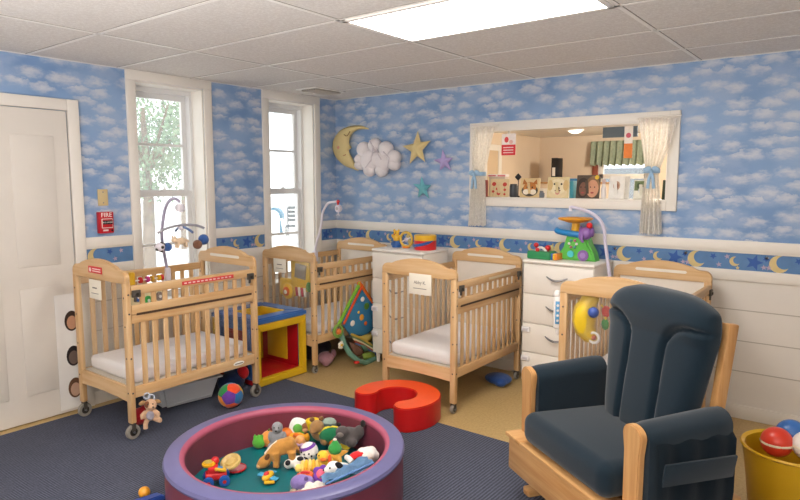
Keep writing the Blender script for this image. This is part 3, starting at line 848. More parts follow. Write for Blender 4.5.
m1.build('top_lining', t); k = .085
SIDEX = Matrix(((0, 0, 1, 0), (1, 0, 0, 0), (0, 1, 0, 0), (0, 0, 0, 1)))
k = .062; m1 = MB(); ring_side(T(b-.05, 0, (H-.05)/2) @ SIDEX, m1, V_YEL, a, (H-.05)/2-.001, .052); m1.build('front_cushion', t)
m1 = MB(); ring_side(T(-b, 0, (H-.05)/2) @ SIDEX, m1, V_YEL, a, (H-.05)/2-.001, .05); m1.build('back_cushion', t)
SIDEY = Matrix(((1, 0, 0, 0), (0, 0, -1, 0), (0, 1, 0, 0), (0, 0, 0, 1)))
m1 = MB(); ring_side(T(0, -a+.05, H/2) @ SIDEY, m1, V_BLUE, b-.052, H/2-.052, .05); m1.build('side_cushion', t)
m1 = MB(); ring_side(T(0, a, H/2) @ SIDEY, m1, V_BLUE, b-.052, H/2-.052, .05); m1.build('side_cushion', t)
m1 = MB(); m1.b2((-b+.05, -a+.01, .01), (b-.055, a-.01, .06), V_INR, .01)
for s_ in (-1, 1): m1.b2((-b+.05, s_*(a-.053)-.004, .05), (b-.06, s_*(a-.053)+.004, H-.06), V_INR, .002)
m1.build('inner_lining', t)
m1 = MB(); m1.b2((-.16, a-.066, .10), (.10, a-.056, .43), V_YEL, .004); m1.build('inner_panel', t)

# ------------------------------------------------------------------ navy glider rocking chair
th = radians(-33.6)
ch = thing('rocking_chair', 'wooden glider rocking chair with navy blue cushions at the right', 'rocking chair', (3.556, -2.178, RZ), th)
ch.scale = (1.10, 1.0, 1.0)
ZF = .335
m = MB()
m.b2((-.42, -.07, ZF-.19), (.42, -.042, ZF-.012), OX, .004)                 # front board
m.b2((-.42, .50, ZF-.17), (.42, .525, ZF-.012), OX, .004)
for sx in (-1, 1): m.b2((sx*.42, -.042, ZF-.17), (sx*.392, .50, ZF-.012), OY, .004)
m.b2((-.435, -.085, ZF-.014), (-.30, .53, ZF+.008), OY, .005); m.b2((.30, -.085, ZF-.014), (.435, .53, ZF+.008), OY, .005)
m.b2((-.30, -.085, ZF-.014), (.30, .04, ZF+.004), OX, .004); m.b2((-.30, .04, ZF-.05), (.30, .5, ZF-.03), OX, .003)
m.build('seat_frame', ch)
m = MB()
for sx in (-1, 1):
    m.b2((sx*.36-.03, -.0, 0), (sx*.36+.03, .62, .045), OY, .012)
    m.b2((sx*.36-.02, .16, .04), (sx*.36+.02, .22, .22), OZ, .006); m.b2((sx*.36-.02, .40, .04), (sx*.36+.02, .46, .22), OZ, .006)
m.b2((-.34, .1, .045), (.34, .18, .075), OX, .006); m.b2((-.34, .44, .045), (.34, .52, .075), OX, .006)
m.b2((-.38, .18, .19), (.38, .43, .21), OX, .004)
m.build('glider_base', ch)
for sx in (-1, 1):
    m = MB(); w = .043
    P = [(-w*.95, 0), (w*.95, 0), (w, .245), (w*1.22, .315)] + [(w*1.22*cos(q), .32+w*1.05*sin(q)) for q in [pi*j/12 for j in range(13)]] + [(-w*1.22, .315), (-w, .245)]
    m.prism(P, .032, OZ, T(sx*.375, .032, ZF+.007) @ FRONTF, bev=.005); o = m.build('arm_post', ch)
for sx in (-1, 1):
    m = MB(); w = .066
    P = [(-w, .0)]+[(-w, .285)]+[(w*cos(q), .30+w*.95*sin(q)) for q in [pi-pi*j/10 for j in range(11)]]+[(w, .285), (w, .0)]
    y0, y1 = .036, .46
    t_ = bmesh.new()
    N = 10; rows = []
    for j in range(N+1):
        f = j/N; y = y0+(y1-y0)*f; s_ = 1-.10*max(0, (abs(f-.5)-.42)/.08)**2
        rows.append([t_.verts.new((sx*.375+x*s_, y, ZF+.01+z*(.9+.1*s_)+(.022*f if z > .1 else 0))) for x, z in P])
    n_ = len(P)
    for j in range(N):
        for q in range(n_): t_.faces.new((rows[j][q], rows[j][(q+1) % n_], rows[j+1][(q+1) % n_], rows[j+1][q]))
    t_.faces.new(rows[0]); t_.faces.new(rows[-1][::-1]); bmesh.ops.recalc_face_normals(t_, faces=t_.faces)
    m.merge(t_, UPH)
    o = m.build('arm_pad', ch, angle=60)
    if sx > 0:
        m = MB(); t_ = bmesh.new(); n = 14
        V = []
        for j, (z, off) in enumerate(((.315, .050), (.275, .080), (.04, .078), (-.08, .076), (-.12, .07))):
            V.append([t_.verts.new((.375+off+.006*sin(q*1.3+j*.4), .06+.40*q/n-(.03 if j > 2 else 0)*(q/n-.5), ZF+.01+z+.01*sin(q*.7)*(j > 2))) for q in range(n+1)])
        for j in range(4):
            for q in range(n): t_.faces.new((V[j][q], V[j][q+1], V[j+1][q+1], V[j+1][q]))
        bmesh.ops.solidify(t_, geom=t_.faces[:], thickness=.012); m.merge(t_, UPH); oo = m.build('side_pocket', o, angle=60)
        m = MB(); m.box((.375+.086, .265, ZF+.18), (.012, .37, .10), UPH, .005, 2, rot=(radians(-2), radians(8), 0)); m.build('pocket_flap', ch)
# seat cushion
def sup(u, p): return max(0.0, 1-abs(u)**p)
m = MB(); m.box((0, .215, ZF+.088), (.625, .575, .165), UPH, .058, 6)
for v in m.bm.verts:
    u = v.co.x/.3125; q = (v.co.y-.215)/.2875
    if v.co.z > ZF+.1: v.co.z += .014*(1-u*u)*(1-q*q)-.018*max(0, q)
m.build('seat_cushion', ch, angle=180)
# back cushion with its two curved seams
BACKT = T(0, .42, ZF+.09) @ R(-8, 'X')
m = MB(); t_ = bmesh.new(); NX, NY = 56, 64; HB = .75
top, bot = [], []
def seam_d(x, z):
    """distance to the seam line: straight up, then curving out to the edge"""
    ax = abs(x); zs = .47; R0 = .125
    if z <= zs: return abs(ax-.105)
    d1 = abs(sqrt((ax-(.105+R0))**2+(z-zs)**2)-R0) if ax <= .105+R0 else abs(z-zs-R0)
    return d1
for j in range(NY+1):
    v = j/NY; A = []; B = []
    for i in range(NX+1):
        u = -1+2*i/NX
        w = .238+.078*min(1, v/.8); zt = HB*v
        x = u*w; z = zt*(1-.095*abs(u)**3.6*v**2)
        x *= 1-.05*max(0, (v-.75)/.25)**2
        e = (sup(u, 9)**.5)*(sup(2*v-1, 11)**.5)
        g = max(math.exp(-(seam_d(x, z)/.0115)**2), 0)
        tk = .075*e+.020*e*(1-u*u)+.022*e*(v > .72)*sin(pi*min(1, (v-.72)/.28))
        A.append(t_.verts.new((x, -tk+.040*g*e, z))); B.append(t_.verts.new((x, .04*e, z)))
    top.append(A); bot.append(B)
for j in range(NY):
    for i in range(NX):
        t_.faces.new((top[j][i], top[j][i+1], top[j+1][i+1], top[j+1][i])); t_.faces.new((bot[j][i], bot[j+1][i], bot[j+1][i+1], bot[j][i+1]))
bmesh.ops.remove_doubles(t_, verts=t_.verts, dist=.0012); bmesh.ops.recalc_face_normals(t_, faces=t_.faces)
m.merge(t_, UPH, BACKT); m.build('back_cushion', ch, angle=180)
m = MB()
for sx in (-1, 1):
    m.box((sx*.285, .085, .22), (.036, .06, .86), OZ, .008, 2, M=BACKT)
m.box((0, .085, .60), (.56, .022, .09), OX, .006, 2, M=BACKT); m.box((0, .085, .02), (.56, .022, .07), OX, .006, 2, M=BACKT)
for j in range(5): m.box((-.18+.09*j, .085, .31), (.035, .012, .56), OZ, .003, 1, M=BACKT)
m.build('back_frame', ch)
#=PART4=
# ------------------------------------------------------------------ opening to the next room: casing, lining, sill
w = bpy.data.objects.new('window_3', None); COL.objects.link(w); w['kind'] = 'structure'; w.location = ((PX0+PX1)/2, 0, PZ0)
M = T(-(PX0+PX1)/2, 0, -PZ0); k = .072
m = MB(); m.b2((PX0-k, -.022, PZ0-k), (PX0, 0, PZ1+k), TRIMW, .004, M=M); m.b2((PX1, -.022, PZ0-k), (PX1+k, 0, PZ1+k), TRIMW, .004, M=M)
m.b2((PX0, -.022, PZ1), (PX1, 0, PZ1+k), TRIMW, .004, M=M); m.b2((PX0, -.022, PZ0-k), (PX1, 0, PZ0), TRIMW, .004, M=M); m.build('casing', w)
m = MB(); m.b2((PX0, -.02, PZ0), (PX0+.01, .16, PZ1), TRIMW, M=M); m.b2((PX1-.01, -.02, PZ0), (PX1, .16, PZ1), TRIMW, M=M); m.b2((PX0, -.02, PZ1-.01), (PX1, .16, PZ1), TRIMW, M=M); m.build('lining', w)
m = MB(); m.b2((PX0, -.026, PZ0-.01), (PX1, .24, PZ0+.008), TRIMW, .003, M=M); m.build('window_sill', w)
SZ = PZ0+.008

# ------------------------------------------------------------------ outdoors
PAVE = mcol('#D9D6CF', .9, .1, 3, kind='pavement')
m = MB(); m.b2((-40, -30, -.45), (-.3, 45, -.25), PAVE); o = struct(m, 'ground')
m = MB(); m.b2((-1.5, -4, 2.62), (-.27, 1.2, 2.72), WHITE); struct(m, 'roof_eave')
BARK = mcol('#6E5F50', .9, .25, 12, kind='bark'); LEAF = mcol('#6E8469', .8, .3, 2, kind='leaf')
def tree(x, y, h, r, label, seed):
    rd = random.Random(seed)
    t = thing('tree', label, 'tree', (x, y, -.25), 0, 'trees outside the windows')
    m = MB(); m.tube([(0, 0, 0), (.05, .02, h*.35), (-.05, .05, h*.6), (0, 0, h*.8)], [.14, .11, .08, .04], BARK, 10)
    for q in range(5):
        a = q*1.3; m.tube([(0, 0, h*.45+q*.1), (r*.4*cos(a), r*.4*sin(a), h*.65), (r*.7*cos(a), r*.7*sin(a), h*.8)], [.05, .035, .015], BARK, 6)
    m.build('trunk', t)
    tb = bmesh.new()
    cl = [(rd.uniform(-1, 1)*r*.75, rd.uniform(-1, 1)*r*.75, h*.62+rd.uniform(-.4, .4)*h*.5) for _ in range(26)]
    for c in cl:
        for _ in range(110):
            d = Vector((rd.gauss(0, 1), rd.gauss(0, 1), rd.gauss(0, .8)))*r*.17
            p = Vector(c)+d; s_ = .055
            X = Matrix.Translation(p) @ Euler((rd.uniform(0, 6), rd.uniform(0, 6), rd.uniform(0, 6))).to_matrix().to_4x4()
            tb.faces.new([tb.verts.new(X @ Vector(v)) for v in ((-s_, 0, 0), (0, -s_*.6, 0), (s_, 0, .01), (0, s_*.6, 0))])
    m = MB(); m.merge(tb, LEAF, None, False); m.build('crown', t)
q = at(146, 190, 0, -7.5); tree(-7.5, q.y, 4.3, 1.35, 'leafy tree outside, left of the two seen through the left window', 1)
q = at(184, 190, 0, -11); tree(-11, q.y, 5.4, 1.6, 'leafy tree outside, right of the two seen through the left window', 2)
# white fence
t = thing('picket_fence', 'long white railing outside the windows behind the toys', 'fence', (-19, 9, -.25))
FW_ = mcol('#E4E6E6', .6, .04, 4, kind='fence_paint')
for y in range(-6, 9, 2):
    m = MB(); m.b2((-.05, y*1.3-.05, 0), (.05, y*1.3+.05, 1.25), FW_); m.build('post', t)
m = MB(); m.b2((-.03, -7.8, 1.08), (.03, 10.4, 1.16), FW_); m.b2((-.03, -7.8, .2), (.03, 10.4, .28), FW_)
for q in range(90): m.b2((-.015, -7.7+q*.2, .25), (.015, -7.6+q*.2, 1.1), FW_)
m.build('railing', t)
# plastic garden table and turquoise climbing arch seen through the corner window
def gp(px, py): return at(px, py, 2, -.25)
q = gp(278, 241); sc_ = (q-CAM).length/620
t = thing('garden_table', 'white plastic garden stool standing outside the corner window', 'stool', (q.x, q.y, -.25))
W = 7*sc_; HH = 22*sc_
m = MB(); m.lathe([(0, HH-.03), (W*.7, HH-.03), (W*.72, HH), (0, HH)], FW_, 20); m.build('top', t)
for q_ in range(4):
    a = pi/4+q_*pi/2; m = MB(); m.tube([(W*.6*cos(a), W*.6*sin(a), HH-.03), (W*1.05*cos(a), W*1.05*sin(a), 0)], [W*.2, W*.15], FW_, 8); m.build('leg', t)
q = gp(274.5, 234); sc_ = (q-CAM).length/620
t = thing('climbing_arch', 'turquoise plastic arch standing outside behind the white stool', 'arch', (q.x, q.y, -.25), YAW)
TURQ = mcol('#0C5A74', .5, .08, 4, kind='turquoise')
W = 9*sc_; m = MB(); m.lathe([(W, -.25), (W*1.0, .25), (W*.72, .25), (W*.72, -.25), (W, -.25)], TURQ, 24, T(0, 0, W*1.9) @ R(90, 'X'), 0, pi); m.build('arch', t)
m = MB()
for s_ in (-1, 1): m.b2((s_*W, -.25, 0), (s_*W*.72, .25, W*1.92), TURQ)
m.build('foot', t)
q = gp(292, 236); sc_ = (q-CAM).length/620
t = thing('garden_bench', 'grey slatted bench standing outside at the edge of the corner window', 'bench', (q.x, q.y, -.25), YAW)
GB = mcol('#2A3238', .7, .1, 6, kind='grey_wood')
m = MB(); m.b2((-5*sc_, -.2, 9*sc_), (6*sc_, .25, 11*sc_), GB); m.build('seat', t)
m = MB()
for j in range(4): m.b2((-5*sc_, .22+.03*j, (14+4*j)*sc_), (6*sc_, .26+.03*j, (17+4*j)*sc_), GB)
m.build('backrest', t)
for s_ in (-5, 5):
    m = MB(); m.b2(((s_-.5)*sc_, -.2, 0), ((s_+.5)*sc_, -.1, 10*sc_), GB); m.build('leg', t)
    m = MB(); m.b2(((s_-.5)*sc_, .2, 0), ((s_+.5)*sc_, .3, 28*sc_), GB); m.build('leg', t)

# ------------------------------------------------------------------ soft shapes on the back wall
def wallpoly(pts, s, x0, y0, y):
    P = [at(x0+x/s, y0+p/s, 1, y) for x, p in pts]
    c = Vector((sum(p.x for p in P)/len(P), 0, sum(p.z for p in P)/len(P)))
    return [(p.x-c.x, p.z-c.z) for p in P], c
def spline(P, n=4):
    out = []; N = len(P)
    for i in range(N):
        p0, p1, p2, p3 = [Vector(P[(i+q) % N]) for q in (-1, 0, 1, 2)]
        for k in range(n):
            u = k/n
            out.append(tuple(.5*((2*p1)+(p2-p0)*u+(2*p0-5*p1+4*p2-p3)*u*u+(3*p1-p0-3*p2+p3)*u**3)))
    return out
YF_ = mcol('#E0CC96', .9, .06, 40, bstr=.2, spec=.12, kind='yellow_felt')
pts = [(517, 197), (485, 183), (442, 184), (402, 200), (376, 233), (370, 272), (383, 310), (414, 341), (450, 356), (474, 362), (459, 335), (443, 303), (434, 284), (444, 270), (436, 255), (438, 234), (451, 211), (478, 197)]
P, c = wallpoly(pts, 4, 240, 80, -.05)
t = thing('moon_pillow', 'yellow stuffed crescent moon with a sleeping face on the back wall', 'wall hanging', (c.x, -.046, c.z))
m = MB(); m.puff(spline(P, 3), .042, YF_, .022, BACKF); body = m.build('body', t, angle=180)
def wp(px, py, y): v = at(px, py, 1, y); return (v.x-c.x, y+.046, v.z-c.z)
m = MB(); m.tube([wp(344+1.5*q, 134.5+3*sin(pi*q/4)-(.8*q), -.088) for q in range(5)], .004, mcol('#8A6A3C', .8, .1, 20, kind='thread'), 6); m.build('closed_eye', t)
m = MB(); v = wp(338.5, 147.5, -.084); m.ball(v, (.022, .006, .022), mcol('#E3A08C', .9, .08, 30, kind='pink_felt')); m.build('cheek', t)
m = MB(); m.tube([wp(341+q*1.2, 154.5-sin(pi*q/4)*-1.2, -.080) for q in range(5)], .0035, mcol('#B0624C', .8, .1, 20, kind='thread'), 6); m.build('mouth', t)
# cloud
CLW = mcol('#ECE6E8', .9, .04, 40, bstr=.15, spec=.1, kind='white_felt')
c = at(377.5, 158, 1, -.08)
t = thing('cloud_pillow', 'white puffy stuffed cloud on the back wall beside the moon', 'wall hanging', (c.x, -.082, c.z))
m = MB()
for x, y, r in ((497, 278, 33), (541, 262, 30), (585, 276, 32), (617, 310, 30), (618, 338, 25), (575, 325, 42), (520, 322, 46), (484, 318, 25), (482, 340, 22), (520, 360, 28), (568, 362, 27), (548, 315, 30)):
    v = at(240+x/4, 80+y/4, 1, -.08); rr = r/4/620*5.9
    m.ball((v.x-c.x, 0, v.z-c.z), (rr, .075, rr), CLW, n=20)
m.build('body', t, angle=180)
m = MB()
def cw(px, py, y=-.072): v = at(px, py, 1, -.08); return (v.x-c.x, y, v.z-c.z)
for seg in (((374, 141), (380, 150), (386, 160)), ((370, 168), (376, 160), (378, 148)), ((388, 152), (394, 158), (392, 168))):
    m.tube([cw(*q) for q in seg], .006, mcol('#D9D0D6', .9, .05, 20, kind='seam'), 6)
m.build('seam', t)
def star_pillow(pts, s, x0, y0, T_, mt, label):
    P, c = wallpoly(pts, s, x0, y0, -.03)
    cc_ = Vector((0, 0)); Q = []
    for i in range(5):
        a = Vector(P[i]); b = Vector(P[(i+1) % 5]); Q.append(tuple(a)); mid = (a+b)/2; Q.append(tuple(mid*.50))
    o = MB(); o.puff(Q, T_, mt, .014, BACKF, power=.75)
    return single(o, 'star_pillow', label, 'wall hanging', (c.x, -T_-.004, c.z), 0, 'stuffed stars on the back wall')
S = 5.556
star_pillow([(132, 60), (203, 115), (172, 235), (86, 245), (46, 145)], S, 395, 120, .04, YF_, 'large yellow stuffed star on the back wall right of the cloud')
star_pillow([(265, 162), (322, 210), (315, 283), (248, 283), (215, 222)], S, 395, 120, .028, mcol('#B5A6D6', .9, .08, 40, bstr=.2, spec=.1, kind='lilac_felt'), 'small lilac stuffed star on the back wall, rightmost of the three')
star_pillow([(148, 312), (203, 362), (192, 438), (128, 432), (100, 355)], S, 395, 120, .028, mcol('#6FB0BC', .9, .08, 40, bstr=.2, spec=.1, kind='aqua_felt'), 'small turquoise stuffed star on the back wall, lowest of the three')

# ------------------------------------------------------------------ fire alarm and switch plate
c = at(105.8, 222.5, 0, .03)
t = thing('fire_alarm', 'red fire alarm pull box with white FIRE lettering on the left wall', 'fire alarm', (0, c.y, c.z))
FR = mcol('#C4202C', .35, .05, 9, kind='alarm_red')
m = MB(); m.b2((0, -.055, -.08), (.045, .055, .08), FR, .006); m.build('box', t)
m = MB(); m.text('FIRE', .046, mcol('#F3EAE6', .5, .03, 9, kind='white_ink'), T(.0455, 0, .056) @ LEFTF, .0015); m.build('lettering', t)
m = MB(); m.b2((.044, -.04, -.042), (.052, .044, .03), mcol('#E8DEDA', .5, .03, 9, kind='white_ink'), .004); m.b2((.050, -.036, -.036), (.0535, .04, .026), FR, .004); m.b2((.052, -.034, -.012), (.062, .038, .016), BLACKP, .003); m.text('PULL DOWN', .013, mcol('#E8DEDA', .5, .03, 9, kind='white_ink'), T(.0625, 0, .002) @ LEFTF); m.build('pull_handle', t)
m = MB(); m.b2((.045, -.03, -.064), (.0462, .01, -.052), mcol('#E8DEDA', .5, .03, 9, kind='white_ink')); m.cyl((.044, .038, -.06), (.05, .038, -.06), .007, BLACKP, n=10); m.build('key_lock', t)
c = at(103, 197.5, 0, .004)
t = thing('switch_plate', 'beige blank wall plate above the red fire alarm', 'wall plate', (0, c.y, c.z))
m = MB(); m.b2((0, -.04, -.062), (.007, .038, .062), mcol('#CDB98C', .45, .04, 9, kind='beige_plastic'), .004); m.build('plate', t)
for z in (.04, -.04):
    m = MB(); m.cyl((.006, 0, z), (.009, 0, z), .005, STEEL, n=10); m.build('screw', t)

# ------------------------------------------------------------------ lace curtains tied back
def curtain(label, rows, tie, sgn):
    """rows: (pixel y, left pixel, right pixel) on the wall"""
    P = [(at(a, y, 1, -.06), at(b, y, 1, -.06)) for y, a, b in rows]
    ox = (P[0][0].x+P[0][1].x)/2; oz = P[0][0].z
    t = thing('lace_curtain', label, 'curtain', (ox, -.06, oz), 0, 'lace curtains at the opening')
    tb = bmesh.new(); n = 60; rows_ = []
    # dense interpolation down the curtain
    L = []
    for i in range(len(P)-1):
        for q in range(8): u = q/8; u = u*u*(3-2*u); L.append((P[i][0].lerp(P[i+1][0], u), P[i][1].lerp(P[i+1][1], u)))
    L.append(P[-1])
    W0 = (P[0][1]-P[0][0]).length
    for j, (a, b) in enumerate(L):
        wd = (b-a).length; amp = .012+.02*(1-min(1, wd/W0)); R_ = []
        for k in range(n+1):
            u = k/n; p = a.lerp(b, u); ph = u*11*2*pi*.62
            sc = .012*abs(sin(u*9*pi)) if j == len(L)-1 else 0
            R_.append(tb.verts.new((p.x-ox, amp*sin(ph+.12*j*sin(u*5))-.01*sin(pi*u), p.z-oz-sc)))
        rows_.append(R_)
    for j in range(len(L)-1):
        for k in range(n): tb.faces.new((rows_[j][k], rows_[j][k+1], rows_[j+1][k+1], rows_[j+1][k]))
    m = MB(); m.merge(tb, LACE); m.build('drape', t, angle=180)
    a, b = [at(x, tie[0], 1, -.06) for x in tie[1:]]
    BL = mcol('#9DBDD8', .8, .08, 40, kind='blue_ribbon')
    m = MB(); cx = (a.x+b.x)/2-ox; rx = abs(b.x-a.x)/2+.008
    for dz in (-.012, -.004, .004, .012): m.tube([(cx+rx*cos(q*2*pi/20), .034*sin(q*2*pi/20), a.z-oz+dz) for q in range(20)], .006, BL, 6, True)
    bx = cx-sgn*rx*.2
    for s_ in (-1, 1):
        m.ball((bx+s_*.03, -.045, a.z-oz+.012), (.03, .012, .02), BL, rot=(0, radians(s_*25), 0)); m.tube([(bx, -.046, a.z-oz), (bx+s_*.015, -.05, a.z-oz-.06), (bx+s_*.022, -.048, a.z-oz-.13)], [.008, .012, .012], BL, 6)
    m.ball((bx, -.05, a.z-oz), .013, BL); m.build('ribbon', t)
    m = MB(); m.cyl((P[0][0].x-ox-.02, .01, .004), (P[0][1].x-ox+.02, .01, .004), .007, TRIMW, n=10)
    for p in P[0]: m.cyl((p.x-ox, .01, .004), (p.x-ox, .04, .004), .006, TRIMW, n=8)
    m.build('rod', t)
curtain('white lace curtain tied back with blue ribbon at the left end of the opening', [(127, 471.5, 496), (150, 471.5, 490), (175, 472, 484.5), (200, 470, 485), (225, 468, 485)], (174, 472, 484.5), 1)
curtain('white lace curtain tied back with blue ribbon at the right end of the opening', [(118, 638, 678), (145, 642, 671), (172, 645.5, 658), (205, 641, 660.5), (233, 639, 661)], (171, 645, 658.5), -1)

# ------------------------------------------------------------------ things on the sill of the opening
def pr(c): return mcol(c, .6, .12, 40, kind='print')
def disc(m, x, z, rx, rz, col, y): m.prism([(rx*cos(2*pi*k/16), rz*sin(2*pi*k/16)) for k in range(16)], .0012, pr(col), T(x, y, z) @ BACKF)
def photo(x0, x1, ytop, label, draw, bg, Y=.07, lean=8, frame=None, name='picture_card', grp='cards and pictures on the sill'):
    a = at(x0, 197, 1, Y); b = at(x1, 197, 1, Y); tp = at((x0+x1)/2, ytop, 1, Y)
    w_, h_ = (b.x-a.x), tp.z-SZ
    t = thing(name, label, 'picture', ((a.x+b.x)/2, Y, SZ+.001), 0, grp)
    M = R(-lean, 'X')
    m = MB(); m.b2((-w_/2, 0, 0), (w_/2, .006, h_), pr(bg) if frame is None else frame, .001, M=M); m.build('card', t)
    m = MB(); m.b2((-.012, .004, 0), (.012, .007, h_*.75), pr(bg), M=T(0, .006, .0) @ R(14, 'X') @ T(0, 0, .004)); m.build('stand', t)
    if draw:
        m = MB(); draw(m, w_, h_); 
        bmesh.ops.transform(m.bm, matrix=M, verts=m.bm.verts); m.build('print', t)
    return t
def flowers(m, w, h):
    for x, z, r in ((-.3, .72, .11), (.28, .70, .11), (-.1, .45, .08), (.3, .4, .07), (-.02, .2, .10), (.3, .15, .06), (-.32, .3, .07)):
        disc(m, x*w, z*h, r*w, r*w*.9, '#C4443C', -.0012)
        m.b2((x*w-.001, -.001, max(0.004, z*h-.05)), (x*w+.001, -.0004, z*h), pr('#7C8A58'))
def fox(m, w, h):
    disc(m, 0, h*.35, w*.42, h*.3, '#4A4436', -.001); disc(m, 0, h*.5, w*.33, h*.3, '#C07B3C', -.002)
    for s_ in (-1, 1):
        m.prism([(s_*w*.12, h*.7), (s_*w*.38, h*.66), (s_*w*.33, h*.95)], .0012, pr('#B06A30'), T(0, -.003, 0) @ BACKF); disc(m, s_*w*.18, h*.28, w*.16, h*.14, '#EADFCB', -.003); disc(m, s_*w*.13, h*.52, w*.04, h*.04, '#241B15', -.004)
    disc(m, 0, h*.3, w*.06, h*.05, '#201815', -.0045)
def puppy(m, w, h):
    disc(m, 0, h*.25, w*.44, h*.28, '#E2CFA6', -.001); disc(m, 0, h*.55, w*.4, h*.38, '#E9DBB8', -.002)
    for s_ in (-1, 1): disc(m, s_*w*.36, h*.6, w*.12, h*.26, '#D2B37C', -.003); disc(m, s_*w*.16, h*.66, w*.045, h*.05, '#2A211B', -.004)
    disc(m, 0, h*.46, w*.09, h*.07, '#241C18', -.004); disc(m, 0, h*.25, w*.1, h*.1, '#D58C86', -.004); disc(m, 0, h*.35, w*.14, h*.05, '#7A4C40', -.0035)
def faces(m, w, h):
    disc(m, -w*.22, h*.45, w*.27, h*.44, '#3C3028', -.001); disc(m, -w*.2, h*.4, w*.17, h*.3, '#7C5644', -.002)
    disc(m, w*.2, h*.5, w*.29, h*.47, '#8A6B4C', -.0025); disc(m, w*.2, h*.42, w*.25, h*.38, '#D29A7A', -.0035)
    for x, c_ in ((-w*.2, '#20160F'), (w*.2, '#2B1B14')):
        for s_ in (-1, 1): disc(m, x+s_*w*.09, h*.48, w*.025, h*.03, c_, -.005)
        disc(m, x, h*.24, w*.07, h*.035, '#A64C48', -.005)
    disc(m, w*.36, h*.9, w*.09, h*.09, '#E0BB38', -.005)
def oval(m, w, h): disc(m, 0, h*.58, w*.22, h*.2, '#C9A58E', -.001); disc(m, 0, h*.56, w*.12, h*.13, '#A3674E', -.002)
def scenery(m, w, h):
    m.b2((-w*.46, -.0012, h*.05), (w*.46, -.0002, h*.45), pr('#E8E6D8')); m.b2((-w*.46, -.0012, h*.45), (w*.46, -.0002, h*.95), pr('#6F8058')); disc(m, w*.0, h*.45, w*.2, h*.2, '#D9DDE0', -.0022); disc(m, -w*.2, h*.7, w*.12, h*.15, '#47583C', -.0022)
photo(489.5, 508, 179, 'tan card with red flowers on the sill of the opening, leftmost picture', flowers, '#D9C39A')
photo(519.5, 539, 178, 'card with an orange fox face on the sill of the opening', fox, '#D6BC8C')
photo(546.5, 568, 177, 'card with a smiling cream puppy face on the sill of the opening', puppy, '#DCCB9C')
photo(575.5, 599, 175, 'photo of two close faces, dark and fair, on the sill of the opening', faces, '#574B40')
photo(608, 623.5, 176, 'white card with an oval portrait standing on the sill of the opening', oval, '#EDEAE4')
photo(622, 628.5, 176, 'narrow white card half hidden behind the card with the oval portrait', None, '#D8D6D2', Y=.12)
photo(633, 649, 180, 'landscape snapshot in white and green beside the right lace curtain', scenery, '#DAD8C8')
photo(661.5, 668.5, 180, 'dark green framed picture on the sill right of the right lace curtain', None, '#3F4A38')
def jar(px, py, r, prof, mt, nm, label, Y=.1, cap=None, capz=None):
    p = at(px, 197, 1, Y); h = at(px, py, 1, Y).z-SZ
    t = thing(nm, label, nm.split('_')[-1], (p.x, Y, SZ))
    m = MB(); m.lathe([(0, 0)]+[(r*a, h*b) for a, b in prof]+[(0, h*prof[-1][1])], mt, 20); m.build('body', t)
    if cap:
        m = MB(); m.lathe([(0, h*capz), (r*.62, h*capz), (r*.62, h), (0, h)], cap, 16); m.build('cap', t)
    return t
jar(513.5, 184, .036, [(.85, .0), (1, .1), (1, .85), (.85, .95), (.9, 1)], plastic('#34383F'), 'dark_cup', 'dark round cup on the sill between the flower card and the fox card')
jar(541.5, 191, .026, [(.9, 0), (1, .2), (1, .7), (.7, .8)], plastic('#6C7480'), 'grey_jar', 'small grey jar on the sill between the fox card and the puppy card', cap=plastic('#565D66'), capz=.8)
jar(603.5, 179, .022, [(1, 0), (1, .55), (.5, .75)], plastic('#E2DCDA'), 'white_bottle', 'small white bottle on the sill right of the photo of two faces', cap=plastic('#D0B6B0'), capz=.75)
jar(485.8, 180, .02, [(1, 0), (1, .9), (.8, 1)], plastic('#9C4A44'), 'red_candle', 'dark red candle standing on the sill beside the left lace curtain', Y=.08)
p = at(518, 197, 1, .12); h = at(518, 177, 1, .12).z-SZ
t = thing('diamond_sign', 'small dark diamond on a thin stick behind the dark cup on the sill', 'ornament', (p.x, .12, SZ))
m = MB(); m.box((0, 0, .006), (.05, .03, .012), BLACKP, .002); m.cyl((0, 0, .01), (0, 0, h), .004, BLACKP, n=8); m.build('stick', t)
m = MB(); m.box((0, -.004, h), (.048, .006, .048), BLACKP, .002, rot=(0, radians(45), 0)); m.build('diamond', t)
p = at(571.5, 197, 1, .1); h = at(571.5, 181, 1, .1).z-SZ
t = thing('book', 'thin blue green book standing upright on the sill beside the puppy card', 'book', (p.x, .1, SZ))
m = MB(); m.b2((-.016, -.01, 0), (.016, .09, h), pr('#3E8C9C'), .002); m.build('cover', t)
m = MB(); m.b2((-.012, -.006, .003), (.012, .0915, h+.0005), pr('#EDE7DA')); m.build('pages', t)
p = at(497, 174.5, 1, .13)
t = thing('sticker_box', 'flat white and red box lying across the flower card on the sill', 'box', (p.x, .16, SZ))
hb = p.z-SZ-.02
m = MB(); m.b2((-.08, -.03, 0), (.08, .03, hb), pr('#C9B8A2'), .002); m.build('stand', t)
m = MB(); m.b2((-.09, -.035, hb), (.09, .035, hb+.022), pr('#E9DEDC'), .002); m.build('lid', t)
m = MB(); m.b2((-.085, -.036, hb+.004), (-.01, -.0345, hb+.014), pr('#C83A4C')); m.b2((.01, -.036, hb+.003), (.085, -.0345, hb+.013), pr('#D2525E')); m.build('red_strip', t)
